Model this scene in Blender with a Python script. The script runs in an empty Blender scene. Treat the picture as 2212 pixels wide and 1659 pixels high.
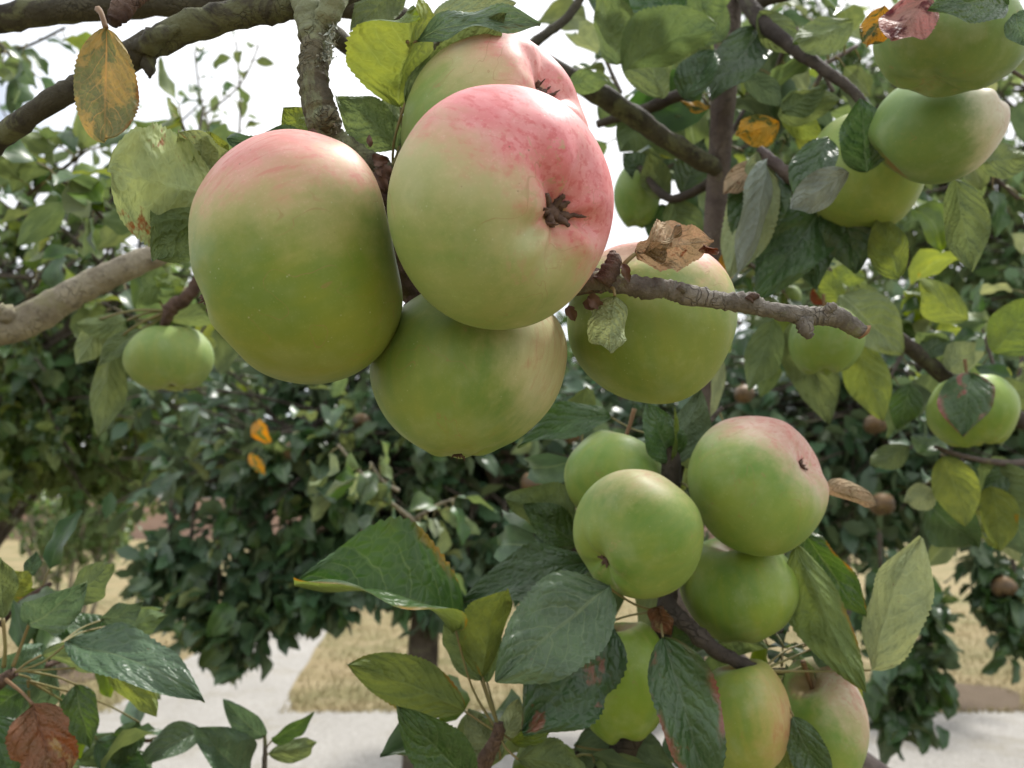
import bpy, math, random
import numpy as np
from mathutils import Vector, Matrix, noise

random.seed(7)
rng = np.random.default_rng(7)
R = math.radians
scene = bpy.context.scene
COL = scene.collection

# ---------------------------------------------------------------- camera
CAM_H = 1.5
PITCH = R(7.4)
W, H = 2212.0, 1659.0
F = W * 4.15 / 4.8                      # focal length in pixels of the 2212 px wide frame
cam_data = bpy.data.cameras.new('camera')
cam_data.sensor_width = 4.8
cam_data.lens = 4.15
cam_data.clip_start = 0.01
cam_data.clip_end = 500
cam_data.dof.use_dof = True
cam_data.dof.focus_distance = 0.36
cam_data.dof.aperture_fstop = 1.9
cam = bpy.data.objects.new('camera', cam_data)
COL.objects.link(cam)
cam.location = (0, 0, CAM_H)
cam.rotation_euler = (R(90) + PITCH, 0, 0)
scene.camera = cam
CM = Matrix.Translation((0, 0, CAM_H)) @ Matrix.Rotation(R(90) + PITCH, 4, 'X')
RIGHT, UP, BACK = (CM.to_3x3() @ Vector(a) for a in ((1, 0, 0), (0, 1, 0), (0, 0, 1)))
CAMPOS = Vector((0, 0, CAM_H))

def P(u, v, d):
    return CM @ Vector(((u - W / 2) / F * d, -(v - H / 2) / F * d, -d))

def G(u, v, z=0.0):
    r = (P(u, v, 1.0) - CAMPOS)
    t = (z - CAM_H) / r.z
    return CAMPOS + r * t

# ---------------------------------------------------------------- world, sun, exposure
SUN_EL, SUN_AZ = R(58), R(38)           # azimuth clockwise from +Y
world = bpy.data.worlds.new('World')
scene.world = world
world.use_nodes = True
wn, wl = world.node_tree.nodes, world.node_tree.links
wn.clear()
wo = wn.new('ShaderNodeOutputWorld')
bg = wn.new('ShaderNodeBackground'); bg.inputs['Strength'].default_value = 0.092
sky = wn.new('ShaderNodeTexSky'); sky.sky_type = 'NISHITA'; sky.sun_disc = False
sky.sun_elevation = SUN_EL; sky.sun_rotation = SUN_AZ
sky.air_density = 1.0; sky.dust_density = 1.5
tc = wn.new('ShaderNodeTexCoord')
cn = wn.new('ShaderNodeTexNoise'); cn.inputs['Scale'].default_value = 2.3; cn.inputs['Detail'].default_value = 6
cn.inputs['Roughness'].default_value = 0.55
cr = wn.new('ShaderNodeValToRGB')
cr.color_ramp.elements[0].position = 0.30; cr.color_ramp.elements[0].color = (0, 0, 0, 1)
cr.color_ramp.elements[1].position = 0.44; cr.color_ramp.elements[1].color = (1, 1, 1, 1)
cn2 = wn.new('ShaderNodeTexNoise'); cn2.inputs['Scale'].default_value = 4.0; cn2.inputs['Detail'].default_value = 4
cc = wn.new('ShaderNodeValToRGB')
cc.color_ramp.elements[0].position = 0.3; cc.color_ramp.elements[0].color = (9.6, 10.0, 10.7, 1)
cc.color_ramp.elements[1].position = 0.65; cc.color_ramp.elements[1].color = (12.5, 12.5, 12.6, 1)
mx = wn.new('ShaderNodeMix'); mx.data_type = 'RGBA'
wl.new(tc.outputs['Generated'], cn.inputs['Vector']); wl.new(tc.outputs['Generated'], cn2.inputs['Vector'])
wl.new(cn.outputs['Fac'], cr.inputs['Fac']); wl.new(cn2.outputs['Fac'], cc.inputs['Fac'])
wl.new(cr.outputs['Color'], mx.inputs['Factor'])
wl.new(sky.outputs['Color'], mx.inputs['A']); wl.new(cc.outputs['Color'], mx.inputs['B'])
wl.new(mx.outputs['Result'], bg.inputs['Color']); wl.new(bg.outputs['Background'], wo.inputs['Surface'])

sun_data = bpy.data.lights.new('sun', 'SUN')
sun_data.energy = 3.8; sun_data.angle = R(7); sun_data.color = (1.0, 0.965, 0.91)
sun = bpy.data.objects.new('sun', sun_data); COL.objects.link(sun)
sdir = Vector((math.sin(SUN_AZ) * math.cos(SUN_EL), math.cos(SUN_AZ) * math.cos(SUN_EL), math.sin(SUN_EL)))
sun.rotation_euler = sdir.to_track_quat('Z', 'Y').to_euler()
sun.location = (0, 0, 8)
scene.view_settings.view_transform = 'Standard'
scene.view_settings.look = 'None'
scene.view_settings.exposure = 0.45
scene.view_settings.gamma = 1.0
scene.cycles.max_bounces = 5; scene.cycles.diffuse_bounces = 3; scene.cycles.glossy_bounces = 2
scene.cycles.transmission_bounces = 3; scene.cycles.transparent_max_bounces = 4
scene.cycles.use_adaptive_sampling = True; scene.cycles.adaptive_threshold = 0.02

# ---------------------------------------------------------------- node helper
class NT:
    def __init__(s, name):
        s.m = bpy.data.materials.new(name); s.m.use_nodes = True
        s.n, s.l = s.m.node_tree.nodes, s.m.node_tree.links
        s.n.clear(); s.out = s.n.new('ShaderNodeOutputMaterial')
    def _in(s, sock, v):
        if v is None: return
        if isinstance(v, bpy.types.NodeSocket): s.l.new(v, sock)
        else:
            if isinstance(v, (tuple, list)) and sock.type == 'RGBA' and len(v) == 3: v = (*v, 1)
            sock.default_value = v
    def math(s, op, a, b=None, c=None, clamp=False):
        n = s.n.new('ShaderNodeMath'); n.operation = op; n.use_clamp = clamp
        s._in(n.inputs[0], a); s._in(n.inputs[1], b)
        if c is not None: s._in(n.inputs[2], c)
        return n.outputs[0]
    def vmath(s, op, a, b=None):
        n = s.n.new('ShaderNodeVectorMath'); n.operation = op
        s._in(n.inputs[0], a); s._in(n.inputs[1], b)
        return n.outputs['Value'] if op in ('DOT_PRODUCT', 'LENGTH', 'DISTANCE') else n.outputs[0]
    def scale(s, a, k):
        n = s.n.new('ShaderNodeVectorMath'); n.operation = 'SCALE'
        s._in(n.inputs[0], a); s._in(n.inputs['Scale'], k); return n.outputs[0]
    def mix(s, f, a, b, blend='MIX'):
        n = s.n.new('ShaderNodeMix'); n.data_type = 'RGBA'; n.blend_type = blend
        s._in(n.inputs['Factor'], f); s._in(n.inputs['A'], a); s._in(n.inputs['B'], b)
        return n.outputs['Result']
    def noise(s, vec, scale, detail=3, rough=0.5, dist=0.0, col=False):
        n = s.n.new('ShaderNodeTexNoise'); s._in(n.inputs['Vector'], vec)
        n.inputs['Scale'].default_value = scale; n.inputs['Detail'].default_value = detail
        n.inputs['Roughness'].default_value = rough; n.inputs['Distortion'].default_value = dist
        return n.outputs['Color'] if col else n.outputs['Fac']
    def voro(s, vec, scale, feature='F1', out='Distance', rnd=1.0):
        n = s.n.new('ShaderNodeTexVoronoi'); n.feature = feature; s._in(n.inputs['Vector'], vec)
        n.inputs['Scale'].default_value = scale; n.inputs['Randomness'].default_value = rnd
        return n.outputs[out]
    def ss(s, x, lo, hi):
        n = s.n.new('ShaderNodeMapRange'); n.interpolation_type = 'SMOOTHSTEP'
        s._in(n.inputs['Value'], x); s._in(n.inputs['From Min'], lo); s._in(n.inputs['From Max'], hi)
        return n.outputs['Result']
    def attr(s, name, out='Fac'):
        n = s.n.new('ShaderNodeAttribute'); n.attribute_name = name; return n.outputs[out]
    def tex(s, out='Object'):
        return s.n.new('ShaderNodeTexCoord').outputs[out]
    def sep(s, v):
        n = s.n.new('ShaderNodeSeparateXYZ'); s._in(n.inputs[0], v); return n.outputs
    def comb(s, x, y, z):
        n = s.n.new('ShaderNodeCombineXYZ'); s._in(n.inputs[0], x); s._in(n.inputs[1], y); s._in(n.inputs[2], z); return n.outputs[0]
    def hsv(s, col, h=0.5, sat=1.0, v=1.0):
        n = s.n.new('ShaderNodeHueSaturation'); s._in(n.inputs['Color'], col)
        s._in(n.inputs['Hue'], h); s._in(n.inputs['Saturation'], sat); s._in(n.inputs['Value'], v); return n.outputs[0]
    def bump(s, h, strength=0.3, dist=0.001):
        n = s.n.new('ShaderNodeBump'); s._in(n.inputs['Height'], h)
        n.inputs['Strength'].default_value = strength; n.inputs['Distance'].default_value = dist; return n.outputs[0]
    def bsdf(s, col, rough=0.5, spec=0.5, normal=None, **kw):
        n = s.n.new('ShaderNodeBsdfPrincipled'); s._in(n.inputs['Base Color'], col)
        s._in(n.inputs['Roughness'], rough); s._in(n.inputs['Specular IOR Level'], spec)
        s._in(n.inputs['Normal'], normal)
        for k, v in kw.items(): s._in(n.inputs[k.replace('_', ' ')], v)
        return n.outputs[0]
    def surf(s, sh):
        s.l.new(sh, s.out.inputs['Surface']); return s.m

# ---------------------------------------------------------------- materials
def leaf_mat(name, top, under, patch=None, patch_amt=0.0, edge=None, edge_amt=0.0, trans=0.28,
             per='object', rough=0.40, vein=None, vary=0.35, crinkle=0.7, veinmix=0.45, spots=0.5):
    top = tuple(c * 0.86 for c in top); under = tuple(c * 0.86 for c in under)
    t = NT(name)
    back = t.n.new('ShaderNodeNewGeometry').outputs['Backfacing']
    base = t.mix(back, top, under)
    if per == 'stuff':                                   # far foliage: plain blades
        rnd = t.attr('rnd')
    else:
        rnd = t.n.new('ShaderNodeObjectInfo').outputs['Random']
    nrm = None
    if per == 'cheap':                                   # small leaves of sprays and crowns
        uv = t.sep(t.tex('UV'))
        across = t.math('ABSOLUTE', t.math('SUBTRACT', t.math('MULTIPLY', uv[1], 2.0), 1.0))
        uvv = t.vmath('ADD', t.tex('UV'), t.comb(t.math('MULTIPLY', rnd, 17.0), t.math('MULTIPLY', rnd, 5.3), 0.0))
        nb = t.noise(uvv, 3.2, 3, 0.6)
        base = t.mix(t.ss(nb, 0.35, 0.7), base, t.hsv(base, 0.485, 1.05, 1.45))
        if patch: base = t.mix(t.ss(t.math('ADD', t.noise(uvv, 2.4, 3, 0.6), patch_amt), 0.52, 0.60), base, patch)
        base = t.mix(t.math('MULTIPLY', t.math('SUBTRACT', 1.0, t.ss(across, 0.03, 0.09)), 0.35), base, tuple(min(0.8, c * 1.5 + 0.03) for c in under))
    if per == 'object':
        uv = t.sep(t.tex('UV'))
        sgn = t.math('SUBTRACT', t.math('MULTIPLY', uv[1], 2.0), 1.0)
        along, across = uv[0], t.math('ABSOLUTE', sgn)
        uvv = t.vmath('ADD', t.comb(uv[0], t.math('MULTIPLY', uv[1], 0.62), 0.0), t.comb(t.math('MULTIPLY', rnd, 17.0), t.math('MULTIPLY', rnd, 5.3), 0.0))
        blot = t.noise(uvv, 3.2, 4, 0.6)
        base = t.mix(t.ss(blot, 0.35, 0.7), base, t.hsv(base, 0.485, 1.05, 1.4))
        base = t.mix(t.math('MULTIPLY', t.ss(t.noise(uvv, 11.0, 4, 0.65), 0.45, 0.75), 0.35), base, t.hsv(base, 0.51, 0.9, 0.62))
        wob = t.math('MULTIPLY', t.math('SUBTRACT', t.noise(uvv, 3.0, 3), 0.5), 1.7)
        s_ = t.math('ADD', t.math('SUBTRACT', t.math('MULTIPLY', along, 6.5), t.math('MULTIPLY', t.math('POWER', across, 1.25), 2.3)), wob)
        s_ = t.math('ADD', s_, t.ss(sgn, -0.02, 0.02))
        s_ = t.math('ADD', s_, t.math('MULTIPLY', t.ss(sgn, -0.01, 0.01), -0.55))
        fr = t.math('ABSOLUTE', t.math('SUBTRACT', t.math('FRACT', s_), 0.5))
        side = t.math('MULTIPLY', t.math('SUBTRACT', 1.0, t.ss(fr, 0.01, 0.06)), t.math('SUBTRACT', 1.0, t.ss(across, 0.35, 0.92)))
        mid = t.math('MULTIPLY', t.math('SUBTRACT', 1.0, t.ss(across, 0.015, 0.06)), t.math('SUBTRACT', 1.15, along), clamp=True)
        net = t.voro(uvv, 17.0, 'DISTANCE_TO_EDGE')
        nmask = t.math('SUBTRACT', 1.0, t.ss(net, 0.01, 0.07))
        vmask = t.math('MAXIMUM', t.math('MAXIMUM', t.math('MULTIPLY', side, 0.6), mid), t.math('MULTIPLY', nmask, 0.22))
        vc = vein or tuple(min(0.8, c * 1.5 + 0.03) for c in under)
        if patch:
            pn = t.noise(uvv, 2.6, 5, 0.65, 0.4)
            pm = t.ss(t.math('ADD', pn, patch_amt), 0.52, 0.60)
            pcol = t.mix(t.noise(uvv, 9.0, 3), patch, tuple(c * 0.5 for c in patch))
            base = t.mix(pm, base, pcol)
        if edge:
            en = t.math('ADD', across, t.math('MULTIPLY', t.math('SUBTRACT', t.noise(uvv, 6.0, 4, 0.6), 0.5), 0.8))
            em = t.math('MULTIPLY', t.ss(en, 0.86 - edge_amt * 0.35, 1.02), t.ss(t.noise(uvv, 1.6, 2), 0.47, 0.60))
            base = t.mix(em, base, t.mix(t.noise(uvv, 12.0, 3), edge, tuple(c * 0.45 for c in edge)))
        if spots:
            sv = t.voro(uvv, 6.5)
            sm = t.math('MULTIPLY', t.math('SUBTRACT', 1.0, t.ss(sv, 0.03, 0.09)), t.ss(t.noise(uvv, 2.2, 2), 0.52, 0.6))
            base = t.mix(t.math('MULTIPLY', sm, spots), base, (0.13, 0.06, 0.03))
        base = t.mix(t.math('MULTIPLY', vmask, veinmix), base, vc)
        quilt = t.math('ADD', t.math('MULTIPLY', t.ss(fr, 0.0, 0.4), 0.75), t.math('MULTIPLY', t.ss(net, 0.0, 0.35), 0.5))
        quilt = t.math('ADD', quilt, t.math('MULTIPLY', t.noise(uvv, 7.0, 4), 0.9))
        quilt = t.math('ADD', quilt, t.math('MULTIPLY', t.ss(across, 0.0, 0.12), 0.7))
        nrm = t.bump(quilt, crinkle, 0.0012)
    base = t.hsv(base, t.math('ADD', 0.5, t.math('MULTIPLY', t.math('SUBTRACT', rnd, 0.5), 0.03)),
                 1.0, t.math('ADD', 1.0 - vary / 2, t.math('MULTIPLY', t.math('FRACT', t.math('MULTIPLY', rnd, 7.31)), vary)))
    p = t.bsdf(base, t.math('ADD', rough, t.math('MULTIPLY', back, 0.22)), t.math('SUBTRACT', 0.48, t.math('MULTIPLY', back, 0.28)), nrm)
    tr = t.n.new('ShaderNodeBsdfTranslucent')
    t._in(tr.inputs['Color'], t.hsv(base, 0.475, 1.2, 1.7)); t._in(tr.inputs['Normal'], nrm)
    m = t.n.new('ShaderNodeMixShader'); m.inputs[0].default_value = trans
    t.l.new(p, m.inputs[1]); t.l.new(tr.outputs[0], m.inputs[2])
    return t.surf(m.outputs[0])

GREEN = dict(top=(0.045, 0.095, 0.027), under=(0.115, 0.165, 0.070))
DARK = dict(top=(0.040, 0.085, 0.031), under=(0.085, 0.125, 0.070))
def LS(name, *a, **k):
    return name, a, k
LEAFSPEC = {
    'green': LS('leaf_green', **GREEN),
    'dark': LS('leaf_dark_green', **DARK, rough=0.36, trans=0.16, crinkle=0.65),
    'blue': LS('leaf_blue_green', (0.072, 0.125, 0.068), (0.15, 0.20, 0.09), rough=0.38, trans=0.2),
    'lime': LS('leaf_yellow_green', (0.085, 0.145, 0.026), (0.15, 0.205, 0.060), trans=0.30,
                     patch=(0.30, 0.22, 0.03), patch_amt=-0.15),
    'pale': LS('leaf_pale_downy', (0.13, 0.18, 0.075), (0.225, 0.275, 0.145), rough=0.55, trans=0.2, crinkle=0.8),
    'grey': LS('leaf_grey_underside', (0.10, 0.13, 0.10), (0.22, 0.26, 0.22), rough=0.5, trans=0.1),
    'yellow': LS('leaf_yellow_mottled', (0.28, 0.25, 0.085), (0.31, 0.265, 0.095), patch=(0.175, 0.195, 0.085), patch_amt=0.05,
                       edge=(0.22, 0.12, 0.03), edge_amt=0.2, trans=0.3, vein=(0.46, 0.31, 0.11), veinmix=0.85, crinkle=0.5, spots=0.0),
    'orange': LS('leaf_orange_mottled', (0.42, 0.235, 0.02), (0.42, 0.25, 0.04), patch=(0.08, 0.11, 0.03), patch_amt=0.03, trans=0.3),
    'brown': LS('leaf_brown_dry', (0.17, 0.078, 0.032), (0.21, 0.105, 0.05), patch=(0.34, 0.22, 0.09), patch_amt=-0.05, trans=0.12,
                      rough=0.6, crinkle=1.0, vein=(0.10, 0.04, 0.02)),
    'tan': LS('leaf_tan_dry', (0.27, 0.205, 0.115), (0.34, 0.28, 0.165), patch=(0.19, 0.095, 0.04), patch_amt=-0.08, trans=0.18,
                    rough=0.65, crinkle=1.0, vein=(0.42, 0.34, 0.2)),
    'scorch': LS('leaf_dark_scorched', DARK['top'], DARK['under'], patch=(0.25, 0.095, 0.065), patch_amt=-0.05, edge=(0.26, 0.10, 0.07),
                       edge_amt=0.45, trans=0.15, rough=0.38, crinkle=0.6),
    'edge': LS('leaf_green_yellow_edge', GREEN['top'], (0.14, 0.19, 0.06), edge=(0.36, 0.19, 0.03), edge_amt=0.15, trans=0.25),
    'blotch': LS('leaf_pale_blotched', (0.16, 0.21, 0.08), (0.28, 0.34, 0.16), patch=(0.27, 0.12, 0.05), patch_amt=-0.04, rough=0.5, trans=0.22, crinkle=0.6),
    'pink': LS('leaf_pink_brown', (0.34, 0.19, 0.15), (0.38, 0.22, 0.17), patch=(0.14, 0.035, 0.03), patch_amt=0.02, trans=0.2),
}
LM = {k: leaf_mat(n, *a, **kw) for k, (n, a, kw) in LEAFSPEC.items()}
LMC = {k: leaf_mat(n + '_small', *a, **{**kw, 'per': 'cheap'}) for k, (n, a, kw) in LEAFSPEC.items()}
SM = {
    'dark': leaf_mat('foliage_dark', (0.060, 0.118, 0.056), (0.12, 0.175, 0.095), per='stuff', rough=0.36, trans=0.15, vary=0.7, crinkle=0.3),
    'mid': leaf_mat('foliage_mid', (0.085, 0.155, 0.055), (0.15, 0.21, 0.095), per='stuff', trans=0.25, vary=0.6, crinkle=0.3),
    'light': leaf_mat('foliage_light', (0.145, 0.225, 0.085), (0.20, 0.27, 0.12), per='stuff', trans=0.38, vary=0.5, crinkle=0.3),
    'far': leaf_mat('foliage_far', (0.045, 0.080, 0.042), (0.08, 0.12, 0.07), per='stuff', trans=0.2, vary=0.6, crinkle=0.0),
}
t = NT('petiole_green')
MPET = t.surf(t.bsdf(t.mix(t.noise(t.tex(), 60, 2), (0.17, 0.20, 0.07), (0.20, 0.12, 0.06)), 0.5, 0.3))
t = NT('petiole_red')
MPETR = t.surf(t.bsdf(t.mix(t.noise(t.tex(), 90, 2), (0.20, 0.07, 0.05), (0.16, 0.15, 0.06)), 0.5, 0.3))
t = NT('petiole_brown')
MPETB = t.surf(t.bsdf(t.mix(t.noise(t.tex(), 90, 2), (0.22, 0.13, 0.06), (0.12, 0.07, 0.04)), 0.6, 0.3))

def bark_mat(name, c1, c2, lichen=None, lichen_amt=0.0, scale=1.0, ring=0.0, bump=0.8):
    t = NT(name)
    o = t.tex('Object'); uv = t.tex('UV')
    n1 = t.noise(o, 45 * scale, 5, 0.62); n2 = t.noise(o, 190 * scale, 4, 0.7)
    along = t.sep(uv)[0]
    wv = t.math('SINE', t.math('ADD', t.math('MULTIPLY', along, 1.0), t.math('MULTIPLY', n1, 9.0)))
    c = t.mix(t.ss(n1, 0.32, 0.66), c1, c2)
    c = t.mix(t.math('MULTIPLY', t.ss(n2, 0.5, 0.72), 0.55), c, tuple(k * 0.32 for k in c1))
    if lichen:
        ln = t.noise(o, 28 * scale, 6, 0.68, 0.6)
        lm = t.ss(t.math('ADD', ln, lichen_amt), 0.50, 0.60)
        lc = t.mix(t.noise(o, 120 * scale, 3), lichen, tuple(min(1, k * 1.8) for k in lichen))
        c = t.mix(t.math('MULTIPLY', lm, 0.8), c, lc)
    crk = t.math('SUBTRACT', 1.0, t.ss(t.voro(t.vmath('ADD', o, t.scale(t.noise(o, 60 * scale, 2, col=True), 0.03)), 210 * scale, 'DISTANCE_TO_EDGE'), 0.0, 0.10))
    crk = t.math('MULTIPLY', crk, t.ss(n1, 0.45, 0.7))
    c = t.mix(t.math('MULTIPLY', crk, 0.5), c, tuple(k * 0.35 for k in c1))
    h = t.math('ADD', t.math('MULTIPLY', n1, 0.7), t.math('ADD', t.math('MULTIPLY', n2, 0.8), t.math('MULTIPLY', wv, ring)))
    h = t.math('SUBTRACT', h, t.math('MULTIPLY', crk, 0.6))
    return t.surf(t.bsdf(c, 0.82, 0.25, t.bump(h, bump, 0.0022 / scale)))

BK = {
    'olive': bark_mat('bark_olive', (0.030, 0.026, 0.019), (0.072, 0.066, 0.044), (0.085, 0.09, 0.045), -0.03, ring=0.03),
    'lichen': bark_mat('bark_lichened', (0.055, 0.047, 0.033), (0.14, 0.13, 0.082), (0.13, 0.145, 0.08), 0.05, ring=0.12, bump=1.0),
    'twig': bark_mat('bark_twig', (0.075, 0.064, 0.052), (0.225, 0.205, 0.175), (0.13, 0.14, 0.07), 0.0, ring=0.04, bump=1.0),
    'spur': bark_mat('bark_spur', (0.050, 0.030, 0.024), (0.15, 0.10, 0.075), None, ring=0.2, bump=1.0),
    'purple': bark_mat('bark_purple_grey', (0.075, 0.058, 0.056), (0.14, 0.115, 0.10), (0.13, 0.13, 0.07), -0.08, scale=0.8),
    'pale': bark_mat('bark_pale', (0.17, 0.145, 0.105), (0.33, 0.30, 0.225), (0.15, 0.14, 0.08), -0.04, scale=0.6),
    'dark': bark_mat('bark_dark', (0.032, 0.026, 0.022), (0.075, 0.062, 0.050), (0.07, 0.075, 0.04), -0.06, scale=0.7),
    'trunk': bark_mat('bark_trunk', (0.042, 0.034, 0.027), (0.10, 0.085, 0.066), (0.085, 0.09, 0.05), -0.05, scale=0.4),
}
t = NT('broken_wood')
MWOOD = t.surf(t.bsdf(t.mix(t.noise(t.tex(), 400, 3), (0.40, 0.26, 0.13), (0.15, 0.07, 0.04)), 0.8, 0.2))
t = NT('lichen_grey')
MLICH = t.surf(t.bsdf(t.mix(t.noise(t.tex(), 300, 3), (0.24, 0.27, 0.22), (0.42, 0.44, 0.38)), 0.9, 0.1))
t = NT('bud_scale_brown')
MBUD = t.surf(t.bsdf(t.mix(t.noise(t.tex(), 260, 3), (0.035, 0.018, 0.013), (0.15, 0.085, 0.055)), 0.6, 0.3))
t = NT('sepal_brown')
MSEP = t.surf(t.bsdf(t.mix(t.noise(t.tex(), 500, 3), (0.045, 0.028, 0.022), (0.17, 0.11, 0.085)), 0.75, 0.2,
                     t.bump(t.noise(t.tex(), 700, 3), 0.6, 0.0006)))

def apple_mat(name, calyx, blush_dir, green=(0.235, 0.30, 0.075), green2=(0.135, 0.225, 0.055), yellow=(0.46, 0.40, 0.17),
              pink=(0.60, 0.235, 0.215), b0=0.35, b1=0.85, b2=1.0, russet=0.3, seed=0.0, blush_amt=1.0, radius=0.043, calyx_green=0.0,
              bloom=0.16, p0=None):
    green = tuple(c * k for c, k in zip(green, (0.74, 0.85, 0.62))); green2 = tuple(c * k for c, k in zip(green2, (0.70, 0.83, 0.62)))
    yellow = tuple(c * k for c, k in zip(yellow, (0.78, 0.83, 0.74))); pink = tuple(c * k for c, k in zip(pink, (0.90, 0.86, 0.86)))
    t = NT(name)
    o = t.tex('Object')
    nrm = t.vmath('NORMALIZE', o)
    os_ = t.vmath('ADD', t.scale(o, 1.0 / radius), (seed * 3.1, seed * 1.7, seed * 5.3))
    big = t.noise(os_, 0.9, 3); med = t.noise(os_, 3.2, 4, 0.6); fine = t.noise(os_, 16.0, 4, 0.6)
    d = t.vmath('DOT_PRODUCT', nrm, tuple(Vector(blush_dir).normalized()))
    # long pole-to-pole streaks: noise stretched along the calyx axis
    ax = Vector(calyx).normalized()
    da = t.vmath('DOT_PRODUCT', os_, tuple(ax))
    st_v = t.vmath('SUBTRACT', os_, t.scale(tuple(ax * 0.86), da))
    streak = t.noise(st_v, 5.5, 4, 0.6)
    x = t.math('ADD', d, t.math('MULTIPLY', t.math('SUBTRACT', big, 0.5), 0.55))
    x = t.math('ADD', x, t.math('MULTIPLY', t.math('SUBTRACT', med, 0.5), 0.50))
    x = t.math('ADD', x, t.math('MULTIPLY', t.math('SUBTRACT', fine, 0.5), 0.16))
    x = t.math('ADD', x, t.math('MULTIPLY', t.math('SUBTRACT', streak, 0.5), 0.34))
    gcol = t.mix(t.ss(big, 0.33, 0.66), green2, green)
    gcol = t.mix(t.math('MULTIPLY', t.ss(streak, 0.35, 0.75), 0.35), gcol, tuple(c * k for c, k in zip(green, (1.35, 1.1, 0.9))))
    col = t.mix(t.math('MULTIPLY', t.ss(x, b0, b1), blush_amt), gcol, yellow)
    pk = t.mix(t.ss(streak, 0.35, 0.7), pink, tuple(min(1, c * k) for c, k in zip(pink, (1.08, 1.45, 1.4))))
    pk = t.mix(t.math('MULTIPLY', t.ss(med, 0.52, 0.72), 0.6), pk, tuple(c * k for c, k in zip(pink, (0.98, 0.75, 0.72))))
    pm = t.math('MULTIPLY', t.ss(x, b0 + (b1 - b0) * 0.55 if p0 is None else p0, b2), blush_amt)
    col = t.mix(pm, col, pk)
    dc = t.vmath('DOT_PRODUCT', nrm, tuple(ax))
    if calyx_green:
        col = t.mix(t.math('MULTIPLY', t.ss(t.math('ADD', dc, t.math('MULTIPLY', t.math('SUBTRACT', med, 0.5), 0.10)), 0.985, 1.0), calyx_green), col, (0.30, 0.32, 0.09))
    # pale bloom clouds
    col = t.mix(t.math('MULTIPLY', t.ss(t.noise(os_, 1.7, 4, 0.6), 0.45, 0.75), bloom), col, (0.46, 0.50, 0.36))
    # lenticels: pale dots and scattered brown specks
    v1 = t.voro(os_, 12.5); dots = t.math('MULTIPLY', t.math('SUBTRACT', 1.0, t.ss(v1, 0.04, 0.13)), t.ss(t.noise(os_, 2.3, 2), 0.36, 0.6))
    col = t.mix(t.math('MULTIPLY', dots, 0.34), col, (0.56, 0.58, 0.42))
    fst = t.noise(st_v, 17.0, 3, 0.6)
    col = t.mix(t.math('MULTIPLY', t.math('MULTIPLY', t.ss(fst, 0.50, 0.66), pm), 0.75), col, tuple(c * k for c, k in zip(pink, (0.88, 0.62, 0.60))))
    col = t.mix(t.math('MULTIPLY', t.ss(t.noise(os_, 6.5, 5, 0.7), 0.50, 0.72), 0.28), col, t.hsv(col, 0.49, 0.9, 1.3))
    v2 = t.voro(t.vmath('ADD', os_, (3.3, 1.2, 9.1)), 7.0)
    sp = t.math('MULTIPLY', t.math('SUBTRACT', 1.0, t.ss(v2, 0.03, 0.075)), t.ss(t.noise(os_, 1.6, 3), 0.5, 0.62))
    col = t.mix(t.math('MULTIPLY', sp, 0.75), col, (0.13, 0.10, 0.04))
    v3 = t.voro(os_, 30.0)
    col = t.mix(t.math('MULTIPLY', t.math('SUBTRACT', 1.0, t.ss(v3, 0.10, 0.30)), 0.16), col, t.hsv(col, 0.49, 0.8, 1.5))
    # fine scratches and russet netting
    cr1 = t.math('ABSOLUTE', t.math('SUBTRACT', t.noise(os_, 1.9, 2, 0.5, 0.9), 0.5))
    scr = t.math('MULTIPLY', t.math('SUBTRACT', 1.0, t.ss(cr1, 0.0015, 0.006)), t.ss(t.noise(os_, 1.3, 2), 0.48, 0.6))
    col = t.mix(t.math('MULTIPLY', scr, 0.8), col, t.mix(0.6, col, (0.28, 0.17, 0.07)))
    rm = t.math('MULTIPLY', t.ss(t.math('ADD', t.noise(os_, 2.4, 6, 0.72, 0.8), t.math('MULTIPLY', t.ss(dc, 0.55, 0.9), 0.12)), 0.66, 0.72), russet)
    rm = t.math('MULTIPLY', rm, t.ss(fine, 0.40, 0.56))
    col = t.mix(t.math('MULTIPLY', rm, 0.8), col, (0.37, 0.305, 0.15))
    st = t.math('MULTIPLY', t.ss(t.math('ADD', t.math('MULTIPLY', dc, -1.0), t.math('MULTIPLY', t.math('SUBTRACT', fine, 0.5), 0.12)), 0.90, 0.97), 0.8)
    col = t.mix(st, col, (0.22, 0.13, 0.055))
    rough = t.math('ADD', 0.40, t.math('MULTIPLY', med, 0.24))
    h = t.math('ADD', t.math('MULTIPLY', fine, 0.4), t.math('MULTIPLY', dots, -0.3))
    sh = t.bsdf(col, rough, 0.36, t.bump(h, 0.2, 0.0007), Sheen_Weight=0.03, Sheen_Roughness=0.5)
    return t.surf(sh)

# ---------------------------------------------------------------- object helpers
def setp(o, label=None, cat=None, group=None, kind=None):
    if label: o['label'] = label
    if cat: o['category'] = cat
    if group: o['group'] = group
    if kind: o['kind'] = kind
    return o

def empty(name, loc):
    o = bpy.data.objects.new(name, None); COL.objects.link(o)
    o.location = loc; o.empty_display_size = 0.05
    return o

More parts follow.
